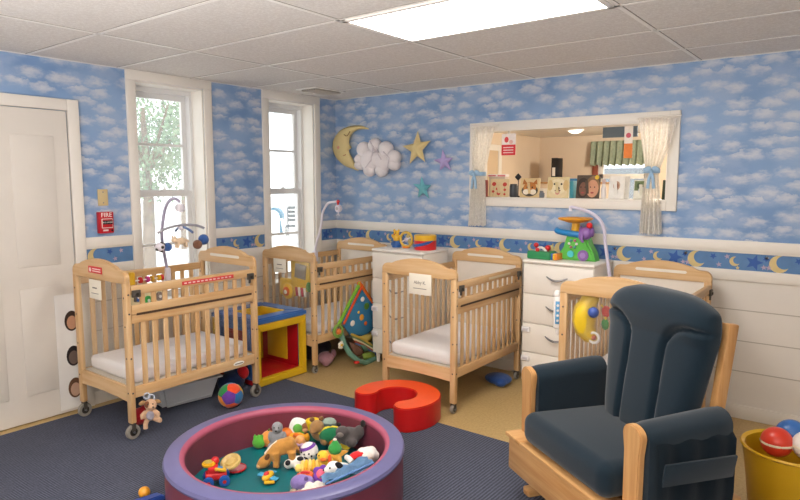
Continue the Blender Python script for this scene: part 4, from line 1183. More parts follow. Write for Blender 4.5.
# red and white sign hanging from the head of the opening
a, b = at(502, 133, 1, .01), at(515.5, 155, 1, .01)
t = thing('hanging_sign', 'small white and red sign hanging in the upper left of the opening', 'sign', ((a.x+b.x)/2, .01, PZ1-.01))
w_ = (b.x-a.x)/2; z1 = a.z-(PZ1-.01)-.01; z0 = b.z-(PZ1-.01)
m = MB(); m.b2((-w_, -.002, z0), (w_, .002, z1), pr('#EFE4DF')); m.b2((-w_, -.003, z0), (w_, -.0015, z0+.09), pr('#D5323C'))
for q in range(3): m.b2((-w_*.75, -.0036, z0+.018+.022*q), (w_*.7, -.0028, z0+.026+.022*q), pr('#F0D6D2'))
disc(m, -w_*.3, z1-.05, .02, .025, '#D94B50', -.003); disc(m, w_*.35, z1-.07, .018, .018, '#E8B8B0', -.003); m.build('sheet', t)
m = MB(); m.cyl((0, 0, z1), (0, 0, .002), .0025, STEEL, n=6); m.build('hook', t)
a, b = at(624.5, 134, 1, .1), at(632, 158, 1, .1)
t = thing('paper_notice', 'white and orange paper hanging in the opening before the green valance', 'notice', ((a.x+b.x)/2, .1, PZ1-.01))
w_ = (b.x-a.x)/2; z1 = 0; z0 = b.z-(PZ1-.01)
m = MB(); m.b2((-w_, -.002, z0), (w_, .002, z1), pr('#EFE6DC')); m.b2((-w_, -.003, z0), (w_, -.0015, z0*.55), pr('#E8843C')); disc(m, 0, z0*.3, w_*.6, w_*.6, '#D06070', -.003); m.build('sheet', t)

# ------------------------------------------------------------------ toys on the dressers
DZ = 1.075
Y1 = -.33
# bear like stacking figure
def on_dresser(px, Y): v = at(px, 240, 1, Y); return v.x
YT = plastic('#E7B52E'); BT = plastic('#2C5FA8'); RT_ = plastic('#D42A2E'); GT = plastic('#3DA552'); PT = plastic('#8A62A8'); OT = plastic('#F08A24'); WT = plastic('#ECE8E4')
D1Y = -.33; D1Z = DZ
x = on_dresser(396.5, D1Y)
t = thing('toy_figure', 'yellow and blue plastic toy figure on the white dresser beside the ring toy', 'toy', (x, D1Y, D1Z))
m = MB(); m.lathe([(0, 0), (.04, 0), (.046, .02), (.04, .05), (.03, .06), (0, .06)], BT, 20); m.ball((-.025, -.02, .03), .02, BT); m.build('base', t)
m = MB(); m.ball((0, 0, .085), (.034, .03, .04), YT); m.ball((0, -.004, .13), (.032, .028, .028), YT)
for s_ in (-1, 1): m.ball((s_*.026, 0, .155), (.012, .008, .014), YT); m.ball((s_*.04, -.005, .1), (.012, .012, .022), YT, rot=(0, s_*.5, 0))
remesh(m.build('body', t), .004, 2)
m = MB()
for s_ in (-1, 1): m.ball((s_*.012, -.03, .135), .005, BLACKP, n=8)
m.ball((0, -.033, .122), (.008, .006, .005), RT_, n=8); m.build('face', t)
x = on_dresser(406.3, D1Y)
t = thing('ring_toy', 'round see through ring rattle standing on the white dresser', 'toy', (x, D1Y, D1Z))
m = MB(); rr = .066; n = 28
m.tube([(rr*cos(2*pi*k/n), 0, .078+rr*sin(2*pi*k/n)) for k in range(n)], .013, plastic('#D8B24A'), 10, True); m.build('ring', t)
m = MB(); m.ball((0, 0, .078), .02, plastic('#C9C2D6'))
for k in range(4): a = k*pi/2+.4; m.cyl((0, 0, .078), (rr*cos(a), 0, .078+rr*sin(a)), .006, plastic('#7FA0C4') if k % 2 else WT, n=8)
m.build('spokes', t)
m = MB(); m.b2((-.03, -.025, 0), (.03, .025, .016), OT, .005); m.build('base', t)
x = on_dresser(425.3, D1Y)
t = thing('toy_drum', 'red yellow and blue toy drum on the white dresser', 'toy', (x, D1Y, D1Z))
m = MB(); m.lathe([(0, 0), (.098, 0), (.1, .006), (.1, .085), (.1, .086)], RT_, 36); m.build('shell', t)
m = MB(); m.lathe([(.1, .085), (.101, .09), (.101, .128), (.094, .134), (0, .134)], YT, 36); m.build('lid', t)
m = MB()
m.tube([(.104*cos(a), .104*sin(a), .035+.05*(q/16)**2) for q, a in [(q, radians(-165+150*q/16)) for q in range(17)]], [.013]*14+[.01, .007, .004], BT, 8); m.build('stripe', t)
# green pop-up box on the second dresser
D2Z = DZ
a = at(525.5, 262, 2, D2Z); X = a.x+.105
t = thing('popup_toy', 'green pop up toy box with red knobs on the right white dresser', 'toy', (2.53, -.31, D2Z))
m = MB(); m.box((0, 0, .032), (.20, .13, .064), plastic('#2E8A56'), .012, 3); m.build('box', t)
for k, mt in enumerate((BT, YT, OT)):
    m = MB(); m.box((.105+.018*k, 0, .028), (.018, .11, .05), mt, .005, 2); m.build('button', t)
m = MB(); m.tube([(-.045+.09*k/10, -.02, .062+.03*sin(pi*k/10)) for k in range(11)], .010, WT, 8); m.build('handle', t)
for x_, y_, z_, r_ in ((-.06, .02, .105, .02), (-.015, -.05, .075, .017), (.05, .0, .09, .022)):
    m = MB(); m.cyl((x_, y_, .055), (x_, y_, z_), .007, plastic('#B43036')); m.ball((x_, y_, z_), r_, RT_); m.build('knob', t)
m = MB(); m.box((.045, .035, .08), (.08, .012, .05), plastic('#B8B07C'), .004, rot=(radians(-15), radians(-20), 0)); m.build('flap', t)
# ball tower
t = thing('ball_tower', 'tall green ball tower toy with orange funnel and purple elephant on the dresser', 'toy', (2.785, -.20, D2Z))
TG = plastic('#5DB84C')
m = MB(); m.prism([(-.15, 0), (.155, 0), (.14, .06), (.10, .13), (.075, .20), (-.075, .20), (-.1, .1), (-.14, .04)], .12, TG, T(0, .06, 0) @ FRONTF, bev=.012, smooth=True); m.build('base', t)
m = MB(); m.lathe([(0, .33), (.05, .33), (.125, .352), (.135, .362), (.13, .37), (.05, .345), (0, .343)], plastic('#F2A324'), 28, T(-.03, 0, -.04)); m.cyl((-.03, 0, .21), (-.025, 0, .29), .032, plastic('#EDB52F')); m.build('funnel', t)
m = MB(); m.tube([(-.045+.125*cos(a), .045*sin(a)-.02, .228-.035*k/18) for k, a in [(k, radians(180+170*k/18)) for k in range(19)]], .024, plastic('#2780C0'), 10); m.build('slide', t)
m = MB(); m.ball((.075, -.05, .215), (.05, .045, .05), PT); m.ball((.045, -.075, .2), (.018, .018, .04), PT); m.ball((.12, -.03, .225), (.012, .03, .038), PT); m.ball((.03, -.03, .235), (.012, .03, .035), PT); m.tube([(.06, -.08, .21), (.06, -.1, .18), (.075, -.105, .15)], [.016, .013, .01], PT, 8); m.build('elephant', t)
m = MB(); m.ball((.1, -.045, .275), .024, RT_); m.build('ball', t)
m = MB(); m.cyl((.065, -.06, .045), (.065, -.075, .045), .042, PT, n=20); m.cyl((.065, -.07, .045), (.065, -.079, .045), .022, plastic('#A886C4'), n=16); m.build('wheel', t)
m = MB(); m.cyl((-.035, -.06, .05), (-.035, -.075, .05), .026, plastic('#4FC0C8'), n=18)
for k in range(6): a = k*1.05; m.ball((-.02+.03*cos(a), -.066, .13+.03*sin(a)), .011, (WT, plastic('#D06A8C'), plastic('#5AA0A8'))[k % 3], n=10)
m.build('tumbler', t)

# ------------------------------------------------------------------ mobiles clamped to the cribs
GRYP = plastic('#A9A4BC'); WHP = plastic('#E3DEE8')
def bez(a, b, c, d, n=12):
    a, b, c, d = map(Vector, (a, b, c, d)); return [a*(1-u)**3+b*3*u*(1-u)**2+c*3*u*u*(1-u)+d*u**3 for u in [k/n for k in range(n+1)]]
t = thing('crib_mobile', 'grey arm mobile with hanging balls and a lamb over the left crib', 'mobile', (.203, -2.16, RZ+.97))
O = Vector((.203, -2.16, RZ+.97))
def L(px, py, X): return at(px, py, 0, X)-O
A0 = Vector((0, 0, .03)); A1 = L(163.5, 218, .30); HD = L(180, 208, .42)
m = MB(); m.box((-.0, 0, -.02), (.05, .045, .11), WHP, .012, 2); m.build('clamp', t)
m = MB(); m.tube(bez(A0, A0+Vector((0, -.03, .2)), A1+Vector((-.03, -.02, -.15)), A1)+bez(A1, A1+Vector((.02, .0, .1)), HD+Vector((-.06, -.03, .12)), HD+Vector((0, 0, .045)))[1:], .012, GRYP, 10); m.build('arm', t)
m = MB(); m.cyl(HD+Vector((0, 0, -.028)), HD+Vector((0, 0, .03)), .036, WHP, n=20, bev=.01); m.cyl(HD+Vector((0, 0, -.10)), HD+Vector((0, 0, -.028)), .004, WHP, n=8); m.build('music_box', t)
HB_ = L(181, 228, .42)
GB_ = plastic('#5F78A8')
m = MB(); m.ball(HB_, .02, WHP)
m.lathe([(0, .02), (.01, .015), (.014, -.01), (0, -.01)], WHP, 12, T(*HB_))
e0, e1 = L(158, 233, .42), L(204, 228, .42)
m.tube(bez(e0, e0.lerp(HB_, .5)+Vector((0, 0, .045)), e1.lerp(HB_, .5)+Vector((0, 0, .045)), e1), .010, plastic('#A3A3B0'), 8)
f0, f1 = HB_+Vector((-.12, .03, -.03)), HB_+Vector((.12, .02, -.03))
m.tube(bez(f0, f0.lerp(HB_, .6)+Vector((0, 0, .03)), f1.lerp(HB_, .6)+Vector((0, 0, .03)), f1), .010, GB_, 8); m.build('cross_arms', t)
def hang(p, top, nm, f):
    m = MB(); m.cyl(p, top, .0015, WHP, n=5); f(m, p); m.build(nm, t)
def ball_(mt, r=.035): return lambda m, p: m.ball(p, r, mt)
def spots(m, p):
    m.ball(p, .036, WHP)
    for a, b in ((0, 0), (1.2, .5), (2.4, -.4), (3.7, .3), (4.9, -.5), (.5, 1.1), (.2, -1.1)):
        d = Vector((cos(a)*cos(b), sin(a)*cos(b), sin(b))); m.ball(p+d*.032, .012, DARK, n=10)
hang(L(160, 247, .42), e0, 'spotted_ball', spots)
hang(L(167.5, 247, .36), e0.lerp(HB_, .35)+Vector((0, 0, .01)), 'blue_ball', ball_(plushm('#4E74B8'), .034))
hang(L(203.5, 239.5, .42), e1, 'blue_ball', ball_(plushm('#3D5F9E'), .042))
hang(L(197.5, 244.5, .46), e1.lerp(HB_, .2)+Vector((0, 0, .008)), 'brown_ball', ball_(plushm('#7A5644'), .036))
pc = L(181, 241, .42); LAMB = plushm('#E5CDB0')
def lamb(m, p):
    dx = Vector((0, 1, 0)); m.ball(p, (.024, .048, .028), LAMB); m.ball(p+Vector((.0, -.055, .012)), (.02, .026, .022), LAMB)
    for s_ in (-1, 1):
        for q in (-.03, .035): m.tube([p+Vector((s_*.014, q, -.01)), p+Vector((s_*.016, q*1.2, -.05))], [.011, .009], LAMB, 8)
        m.ball(p+Vector((s_*.016, -.06, .034)), (.008, .006, .014), LAMB)
    m.tube([p+Vector((0, .045, .01)), p+Vector((0, .068, -.01))], .006, LAMB, 6)
hang(pc, HB_, 'lamb', lamb)
# plain white arm with a round music box on the corner crib
O = Vector((.143, -.47, .955))
t = thing('crib_mobile', 'white arm with round white music box over the corner crib', 'mobile', O)
def LB(px, py): return at(px, py, 1, -.47)-O
m = MB(); m.box((0, 0, -.02), (.05, .045, .11), WHP, .012, 2); m.build('clamp', t)
b0, b1, b2, b3 = Vector((0, 0, .03)), LB(322, 217), LB(330, 202.5), LB(338, 201.5)
m = MB(); m.tube(bez(b0, b0+Vector((.02, 0, .12)), b1+Vector((-.01, 0, -.15)), b1)+bez(b1, b1+Vector((.005, 0, .06)), b2+Vector((-.04, 0, .0)), b2)[1:]+[b3], .012, WHP, 10); m.build('arm', t)
m = MB(); m.ball(b3, .017, RT_); m.cyl(b3, LB(338, 205), .01, RT_, n=10); m.build('joint', t)
m = MB(); h = LB(338.5, 208.5); m.cyl(h+Vector((0, -.022, 0)), h+Vector((0, .022, 0)), .036, WHP, n=22, bev=.008); m.cyl(h+Vector((0, -.026, 0)), h+Vector((0, -.018, 0)), .016, plastic('#B9B2B8'), n=14); m.build('music_box', t)
m = MB(); m.tube([h+Vector((0, 0, -.034)), LB(338, 214)], .004, WHP, 6); q = LB(338, 214); m.tube([q+Vector((-.02, 0, -.014)), q, q+Vector((.02, 0, -.014))], .005, WHP, 6); m.build('hook', t)
# arm over the right crib
O = Vector((3.083, -.33, .955))
t = thing('crib_mobile', 'bare pale lilac mobile arm rising behind the right white dresser', 'mobile', O)
def LD(px, py): return at(px, py, 1, -.33)-O
m = MB(); m.box((0, 0, -.02), (.05, .045, .11), WHP, .012, 2); m.build('clamp', t)
d0, d1_, d2, d3 = Vector((0, 0, .03)), LD(605, 235), LD(590, 211.5), LD(571, 207)
m = MB(); m.tube([d0]+bez(d1_+Vector((-.0, 0, -.03)), d1_+Vector((0, 0, .09)), d2+Vector((.07, 0, .0)), d3), .0125, plastic('#CFC9DC'), 10); m.build('arm', t)
m = MB(); m.cyl(d3+Vector((-.004, 0, .008)), d3+Vector((-.004, 0, -.03)), .012, WHP, n=12); m.build('hook', t)

# ------------------------------------------------------------------ toys on the cribs
# activity panel inside the left crib, tied to its back rail
t = thing('activity_panel', 'pale activity panel with coloured discs and red and yellow pieces in the left crib', 'activity toy', (.29, (at(130, 300, 0, .29).y+at(166, 300, 0, .29).y)/2, RZ+.69))
t.scale = (1, .72, .9)
m = MB(); m.box((0, 0, .11), (.03, .40, .26), mcol('#DCCFA6', .45, .05, 9, kind='cream_plastic'), .012, 3); m.build('board', t)
for y, z, r, mt in ((-.13, .15, .038, BT), (-.02, .11, .04, GT), (.11, .13, .04, plastic('#8C8078'))):
    m = MB(); m.cyl((.012, y, z), (.03, y, z), r, mt, n=22, bev=.004); m.cyl((.03, y, z), (.036, y, z), r*.35, WT, n=12); m.build('disc', t)
m = MB(); m.cyl((0, -.17, .24), (0, -.17, .36), .028, YT, n=16, bev=.006); m.build('peg', t)
for y, mt in ((-.08, RT_), (.0, plastic('#C63A86')), (.05, YT), (.13, YT), (.16, RT_)):
    m = MB(); m.cyl((0, y-.014, .285), (0, y+.014, .285), .026, mt, n=16, bev=.005); m.build('bead', t)
m = MB(); m.cyl((0, -.17, .285), (0, .19, .285), .006, WT, n=8); m.cyl((0, .19, .285), (0, .19, .235), .006, WT, n=8); m.build('bead_rail', t)
m = MB(); m.box((.02, -.1, .045), (.014, .1, .04), RT_, .008, 2); m.build('red_knob', t)
# soft yellow toy panel hanging inside the near end of the corner crib
O = Vector((.50, -1.135+.055, .70))
t = thing('soft_activity_toy', 'yellow soft toy panel with mirror and round face inside the corner crib end', 'activity toy', O)
YP = plushm('#E8BE3A')
m = MB(); m.box((.085, 0, .16), (.24, .035, .30), YP, .015, 3); m.box((-.09, 0, .03), (.2, .035, .16), YP, .015, 3); m.build('panel', t)
m = MB(); m.box((.095, -.02, .19), (.14, .012, .13), mcol('#8E8378', .25, .05, 8, kind='mirror_grey'), .01, 2, rot=(0, radians(6), 0)); m.build('mirror', t)
m = MB(); m.ball((-.06, -.03, .0), (.075, .025, .075), plushm('#DDB04A')); m.ball((-.06, -.05, .0), (.042, .014, .042), plushm('#C9683C')); m.ball((-.06, -.062, -.004), (.02, .008, .02), plushm('#EADFCB')); m.build('face', t)
for k in range(4):
    m = MB(); m.tube([(.04+.035*k, -.022, .045), (.055+.035*k, -.03, .0), (.05+.035*k, -.022, -.03)], .011, plushm(('#C44B58', '#EFE6DC')[k % 2]), 8); m.build('ribbon', t)
m = MB(); m.ball((.2, -.02, .06), (.035, .014, .045), plushm('#5C9A4C')); m.build('leaf', t)
m = MB(); m.tube([(.03, .0, .3), (.03, -.01, .385)], .006, YP, 6); m.tube([(.15, .0, .3), (.15, -.01, .385)], .006, YP, 6); m.build('strap', t)
# white soft heap in the corner crib
# yellow ring toy on the right crib
e = at(580, 318, 1, -1.16)
O = Vector((3.285, -1.12, .80))
t = thing('ring_activity_toy', 'yellow crescent activity toy with blue ball on the right crib end', 'activity toy', O)
YB = plastic('#EBC628')
def RL(px, py): v = at(px, py, 1, -1.14); return (v.x-O.x, -.0, v.z-O.z)
m = MB(); ctr = [RL(595.5, 296.5), RL(588.5, 301), RL(584, 310), RL(582.5, 320), RL(584, 330), RL(589, 337), RL(595, 340)]
m.tube(ctr, [.026, .055, .07, .074, .066, .05, .026], YB, 14); m.build('body', t)
m = MB(); v = RL(595.5, 311.5); m.ball((v[0], -.055, v[2]), .034, plastic('#3E59A8')); m.build('ball', t)
m = MB(); v = RL(592, 295); m.ball((v[0], -.0, v[2]), (.05, .02, .018), plastic('#E0702C')); m.build('top_bow', t)
m = MB(); v = RL(605, 312); m.ball((v[0], .0, v[2]), (.03, .012, .036), plushm('#D0403A')); m.tube([v, RL(600, 305)], .006, YB, 6); m.build('flower', t)
m = MB(); v = RL(604, 325); m.ball((v[0], .0, v[2]), (.024, .01, .036), plushm('#3F8A4A')); m.tube([v, RL(605, 312)], .006, YB, 6); m.build('leaf', t)
m = MB(); v = RL(594.5, 337.5); m.tube([(v[0]+.032*cos(2*pi*k/14), -.03, v[2]+.032*sin(2*pi*k/14)) for k in range(14)], .009, WT, 8, True); m.ball((v[0], -.03, v[2]), .016, plastic('#C0604C')); m.build('rattle', t)
m = MB(); m.tube([RL(592, 295), RL(592, 287)], .008, WT, 6); m.build('strap', t)
# blue and white soother hanging on the left post of the right crib
O = at(557.5, 312, 1, -1.12)
t = thing('crib_soother', 'white and blue remote like soother strapped to the right crib post', 'soother', O, radians(18))
m = MB(); m.box((0, 0, 0), (.05, .05, .22), WT, .016, 3); m.ball((-.004, -.006, .115), (.024, .02, .03), WT); m.ball((.006, -.006, -.12), (.016, .014, .03), WT); m.build('body', t)
m = MB(); m.box((.006, -.024, 0), (.036, .012, .15), plastic('#5C9FD0'), .005, 2); m.build('panel', t)
for k in range(4):
    m = MB(); m.cyl((.004, -.028, -.05+.033*k), (.004, -.034, -.05+.033*k), .008, WT, n=12); m.build('button', t)

# ------------------------------------------------------------------ folded play gym between the corner crib and the dresser
X0 = .872
def G(px, py, x=X0): return at(px, py, 0, x)
O = Vector((X0, -.70, 0))
t = thing('play_gym', 'folded blue play mat with green and orange edges leaning by the dresser', 'play mat', O)
mats = {'g': cloth('#7FB23C'), 'r': cloth('#D8542C'), 'b': cloth('#3F7FA8'), 'o': cloth('#E0702C'), 'p': cloth('#C9B45C')}
def gl(px, py, x=X0): v = G(px, py, x)-O; return (v.y, v.z)
FX = SIDEX
m = MB(); m.puff([gl(360, 285), gl(341, 322), gl(350, 336), gl(366, 336), gl(380, 322), gl(385, 312)], .022, mats['b'], .03, FX); body = m.build('mat', t, angle=180)
m = MB(); m.tube([(0.0, *gl(360, 283)), (0.0, *gl(349, 304)), (0, *gl(338.5, 325))], .016, mats['g'], 8); m.build('green_edge', t)
m = MB(); m.tube([(0.014, *gl(361, 286)), (0.014, *gl(351, 306)), (0.014, *gl(342.5, 324))], .012, mats['r'], 8); m.build('red_edge', t)
m = MB(); m.tube([(0.0, *gl(359, 283)), (0.0, *gl(370, 300)), (0, *gl(383, 316))], .022, mats['o'], 8); m.build('orange_edge', t)
for px, py, r_, c_ in ((361, 299, .035, '#E8E4DC'), (365, 306, .05, '#5A8A3C'), (351, 323, .04, '#E8E4DC'), (360, 317, .045, '#D89A3C'), (364, 323, .03, '#C9642C'), (357, 312, .02, '#D8B24A')):
    y, z = gl(px, py); m = MB(); m.ball((.02, y, z), (.006, r_*.8, r_*.7), cloth(c_), n=10); m.build('applique', t)
m = MB(); pl = [(.03, *gl(338, 331)), (.05, *gl(340, 343)), (.08, *gl(343, 352)), (.1, *gl(350, 359)), (.09, *gl(358, 361.0)), (.06, *gl(372, 357))]
m.tube([Vector(p) for p in pl], .024, cloth('#6F9A88'), 10)
m.build('lower_arch', t)
m = MB()
seg = [Vector(p) for p in ((.0, *gl(352, 337)), (.03, *gl(360, 341)), (.05, *gl(367, 346)), (.04, *gl(374, 352)))]
for k in range(5):
    m.tube([p+Vector((0, -.02+.018*k, .035-.026*k)) for p in seg], .012, cloth(('#C9A84C', '#6F8A5C', '#E0D8B4', '#A8503C', '#4F6F9C')[k]), 8)
m.build('plaid_arch', t)
for k, (pp, c_) in enumerate((([(354, 338), (371, 332), (371, 341), (358, 344)], '#C9B45C'), ([(358, 344), (371, 341), (371, 350), (362, 352)], '#5F7F6A'), ([(346, 341), (356, 345), (362, 353), (352, 357)], '#7A5A4A'), ([(358, 353), (371, 350), (371, 358), (360, 359)], '#8FA64C'))):
    m = MB(); m.puff([gl(*q) for q in pp], .02, cloth(c_), .03, T(.012+.012*k, 0, 0) @ FX); m.build('plaid_fold', t, angle=180)
m = MB(); y, z = gl(338, 331, X0+.06); n = 16; m.tube([(.06, y+.05*cos(2*pi*k/n), z+.05*sin(2*pi*k/n)) for k in range(n)], .014, cloth('#7DA04C'), 8, True); m.ball((.065, y+.005, z-.005), (.02, .028, .026), plastic('#D8742C')); m.build('ring_rattle', t)
m = MB(); y, z = gl(340.5, 345, X0+.08)
for k in range(5): a = k*2*pi/5; m.ball((.085, y+.022*cos(a), z+.022*sin(a)), (.01, .016, .016), plushm('#E8E2D4'), n=10)
m.ball((.095, y, z), .012, plushm('#E0B83C'), n=10); m.build('flower', t)
m = MB(); y, z = gl(357.5, 361.5, X0+.1); m.ball((.10, y, max(z, .022)), (.022, .045, .022), plastic('#D23028')); m.build('red_rattle', t)

# ------------------------------------------------------------------ under and beside the cribs
c = Vector((.885, -2.10, RZ+.093))
t = thing('patchwork_ball', 'round ball of orange blue purple and green panels on the carpet by the left crib', 'ball', (c.x, c.y, RZ))
R_ = .092
phi = (1+5**.5)/2
cen = [Vector(v).normalized() for v in ((0, 1, phi), (0, -1, phi), (0, 1, -phi), (0, -1, -phi), (1, phi, 0), (-1, phi, 0), (1, -phi, 0), (-1, -phi, 0), (phi, 0, 1), (phi, 0, -1), (-phi, 0, 1), (-phi, 0, -1))]
vw = (CAM-c).normalized()
Q = Vector((0, -1, phi)).normalized().rotation_difference(vw+Vector((-.1, -.15, -.25)))
cen = [Q @ v for v in cen]
pc_ = {}
cols = ['#E8502C', '#2B6FA8', '#6A3C98', '#2F8A4A', '#E88A28', '#D8B428']
order = sorted(range(12), key=lambda i: -cen[i].dot(vw))
for j, i in enumerate(order): pc_[i] = ['#6A3C98', '#E8502C', '#2B6FA8', '#2F8A4A', '#E85A2C', '#E88A28', '#D8B428', '#2B6FA8', '#E8502C', '#2F8A4A', '#6A3C98', '#D8B428'][j]
tb = bmesh.new(); bmesh.ops.create_icosphere(tb, subdivisions=5, radius=1)
bms = [MB() for _ in range(12)]
m = MB(); idx = []
for f in tb.faces:
    d = f.calc_center_median().normalized(); ds = sorted(((d.dot(v), i) for i, v in enumerate(cen)), reverse=True); f.material_index = m.mi(plushm(pc_[ds[0][1]])); f.smooth = True
for v in tb.verts:
    d = v.co.normalized(); ds = sorted((d.dot(q) for q in cen), reverse=True); g = ds[0]-ds[1]; v.co = d*(R_*(1-.035*math.exp(-(g/.06)**2)))
m.merge(tb, None, T(0, 0, R_)); m.build('cover', t)
# storage bin under the left crib
t = thing('storage_bin', 'grey translucent plastic storage bin on the carpet under the left crib', 'storage bin', (.36, -2.20, RZ), radians(-8))
BIN = mcol('#E6EAF0', .35, .06, 6, kind='bin_plastic')
m = MB(); tb = bmesh.new()
lo = [(-.19, -.20), (.19, -.20), (.19, .20), (-.19, .20)]; hi = [(-.23, -.24), (.23, -.24), (.23, .24), (-.23, .24)]
A = [tb.verts.new((x, y, 0)) for x, y in lo]; B = [tb.verts.new((x, y, .155)) for x, y in hi]
tb.faces.new(A[::-1])
for k in range(4): tb.faces.new((A[k], A[(k+1) % 4], B[(k+1) % 4], B[k]))
bmesh.ops.bevel(tb, geom=[e for e in tb.edges if abs(e.verts[0].co.z-e.verts[1].co.z) > .1], offset=.03, segments=4, affect='EDGES')
m.merge(tb, BIN); m.b2((.185, -.18, .003), (.2, .18, .02), mcol('#C6CAD2', .35, .06, 6, kind='bin_edge'), .004); m.build('tub', t)
m = MB(); m.box((0, 0, .162), (.49, .51, .016), BIN, .006, 2); m.build('lid', t)
# blue and red soft bag
def softbag(nm, label, loc, blobs, vox=.012):
    t = thing(nm, label, 'bag' if 'bag' in nm else 'toy', loc)
    for k, (pn, col, bl) in enumerate(blobs):
        m = MB()
        for c_, r_ in bl: m.ball(c_, r_, plushm(col))
        o = m.build(pn, t)
        if len(bl) > 1: remesh(o, vox, 3)
    return t
softbag('soft_bag', 'navy cloth bag with red flap beside the far wheel of the left crib', (.57, -1.845, RZ), [('body', '#23365E', [((0, 0, .07), (.10, .10, .085)), ((.02, .06, .12), (.06, .05, .07)), ((-.03, -.06, .06), (.06, .05, .06))]), ('flap', '#C8242C', [((.06, .06, .14), (.055, .045, .055))])])
softbag('toy_sack', 'small red cloth sack on the carpet under the near corner of the left crib', (.66, -2.70, RZ), [('body', '#A82028', [((0, 0, .06), (.07, .07, .06)), ((.02, .03, .09), (.04, .04, .05))])])
softbag('plush_heap_toy', 'dusty pink stuffed toy lying under the corner crib', (.66, -.86, 0), [('body', '#B0808A', [((0, 0, .06), (.08, .08, .06)), ((.05, -.05, .045), (.045, .045, .045))]), ('ear', '#8C6470', [((.05, .05, .1), (.03, .02, .04))])])
softbag('dark_cushion_toy', 'dark purple cushion shaped toy lying under the corner crib behind the pink one', (.42, -.80, 0), [('body', '#3A3240', [((0, 0, .08), (.14, .2, .08)), ((.02, .1, .1), (.1, .1, .08))])])
softbag('blue_floor_toy', 'small blue soft toy on the floor under the middle crib by the dresser', (2.20, -.38, 0), [('body', '#2B4C8C', [((0, 0, .045), (.12, .1, .045)), ((.05, -.06, .04), (.06, .05, .04))])])
# plush dog hanging from the left crib rail
O = Vector((.895, -2.72, RZ))
t = thing('plush_dog', 'tan plush dog with brown eye patch hanging from the left crib rail', 'plush toy', (.885, -2.745, RZ+.09), radians(57))
t.scale = (.9, .9, .9)
TAN_P = plushm('#CFA98A')
# local -y faces the viewer
m = MB()
m.ball((0, 0, .06), (.042, .035, .05), TAN_P); m.ball((.005, -.005, .135), (.045, .04, .042), TAN_P); m.ball((.02, -.035, .125), (.024, .024, .02), TAN_P)
for s_ in (-1, 1):
    m.tube([(s_*.03, -.01, .085), (s_*.055, -.025, .065), (s_*.05, -.035, .04)], [.018, .017, .016], TAN_P, 8)
m.tube([(-.02, -.005, .03), (-.035, -.02, -.005), (-.035, -.03, -.04)], [.02, .018, .018], TAN_P, 8); m.tube([(.025, -.01, .03), (.05, -.03, .02), (.07, -.05, .022)], [.02, .018, .02], TAN_P, 8)
remesh(m.build('body', t), .005, 3)
m = MB(); m.ball((-.018, -.03, .145), (.02, .014, .026), plushm('#7C5038')); m.build('eye_patch', t)
for s_ in (-1, 1):
    m = MB(); m.ball((s_*.052, -.005, .152), (.026, .01, .016), plushm('#A8845C'), rot=(0, s_*.35, 0)); m.build('ear', t)
m = MB(); m.ball((0, -.032, .06), (.028, .01, .036), plushm('#9C98A4')); m.build('belly', t)
m = MB(); m.ball((.024, -.058, .13), (.008, .006, .006), DARK, n=8)
for x_ in (-.012, .022): m.ball((x_, -.044, .15), .005, BLACKP, n=8)
m.build('nose_and_eyes', t)
m = MB(); 
for cx_, cz_ in ((-.02, .20), (.01, .185)): m.tube([(cx_+.022*cos(2*pi*k/12), -.0+.004*sin(4*pi*k/12), cz_+.022*sin(2*pi*k/12)) for k in range(12)], .006, plastic('#B4BCCC'), 6, True)
m.tube([(-.03, .01, .215), (-.035, .03, .235), (-.03, .07, .245)], .006, plastic('#B4BCCC'), 6)
m.build('link_strap', t)
# small yellow and blue toy on the carpet left of the pit
t = thing('rolling_toy', 'small orange and blue toy lying on the carpet left of the play pit', 'toy', (1.62, -3.22, RZ))
m = MB(); m.ball((0, 0, .03), (.032, .03, .03), plastic('#E8A02C')); m.build('ball', t)
m = MB(); m.prism([(.03, -.08), (.10, -.06), (.11, .05), (.06, .04)], .035, plastic('#2C4C9C'), bev=.006); m.build('wedge', t)
# toy tub behind the rocking chair
t = thing('toy_tub', 'yellow plastic toy tub filled with toys behind the rocking chair', 'toy tub', (4.36, -1.30, 0))
m = MB(); m.lathe([(0, .004), (.16, .004), (.175, .02), (.215, .34), (.228, .35), (.222, .36), (.205, .35), (.165, .03), (0, .02)], plastic('#E0B024'), 40); m.build('tub', t)
for k, (x_, y_, z_, r_, c_) in enumerate(((-.06, -.04, .36, .075, '#D8402C'), (.07, -.03, .37, .07, '#E6E0D8'), (-.01, .09, .37, .075, '#3C6CB0'), (-.08, .08, .33, .06, '#4CA050'))):
    m = MB(); m.ball((0, 0, 0), r_, plastic(c_)); m.lathe([(r_*.99, -.006), (r_*1.015, 0), (r_*.99, .006)], plastic('#F0E4C8'), 24)
    single(m, 'play_ball', ('red play ball in the yellow tub behind the chair', 'white play ball in the yellow tub behind the chair', 'blue play ball in the yellow tub behind the chair', 'green play ball in the yellow tub behind the chair')[k], 'ball', (4.36+x_, -1.30+y_, z_+.02), 0, 'balls in the yellow tub')
t = thing('building_block', 'red toy block on the floor in front of the yellow tub', 'block', (4.19, -1.62, 0))
m = MB(); m.b2((-.08, -.06, 0), (.08, .06, .085), plastic('#C4202C'), .006); m.build('block', t)
m = MB()
for a in (-1, 1):
    for b in (-1, 1): m.cyl((a*.04, b*.03, .085), (a*.04, b*.03, .105), .018, plastic('#C4202C'), n=16)
m.build('studs', t)
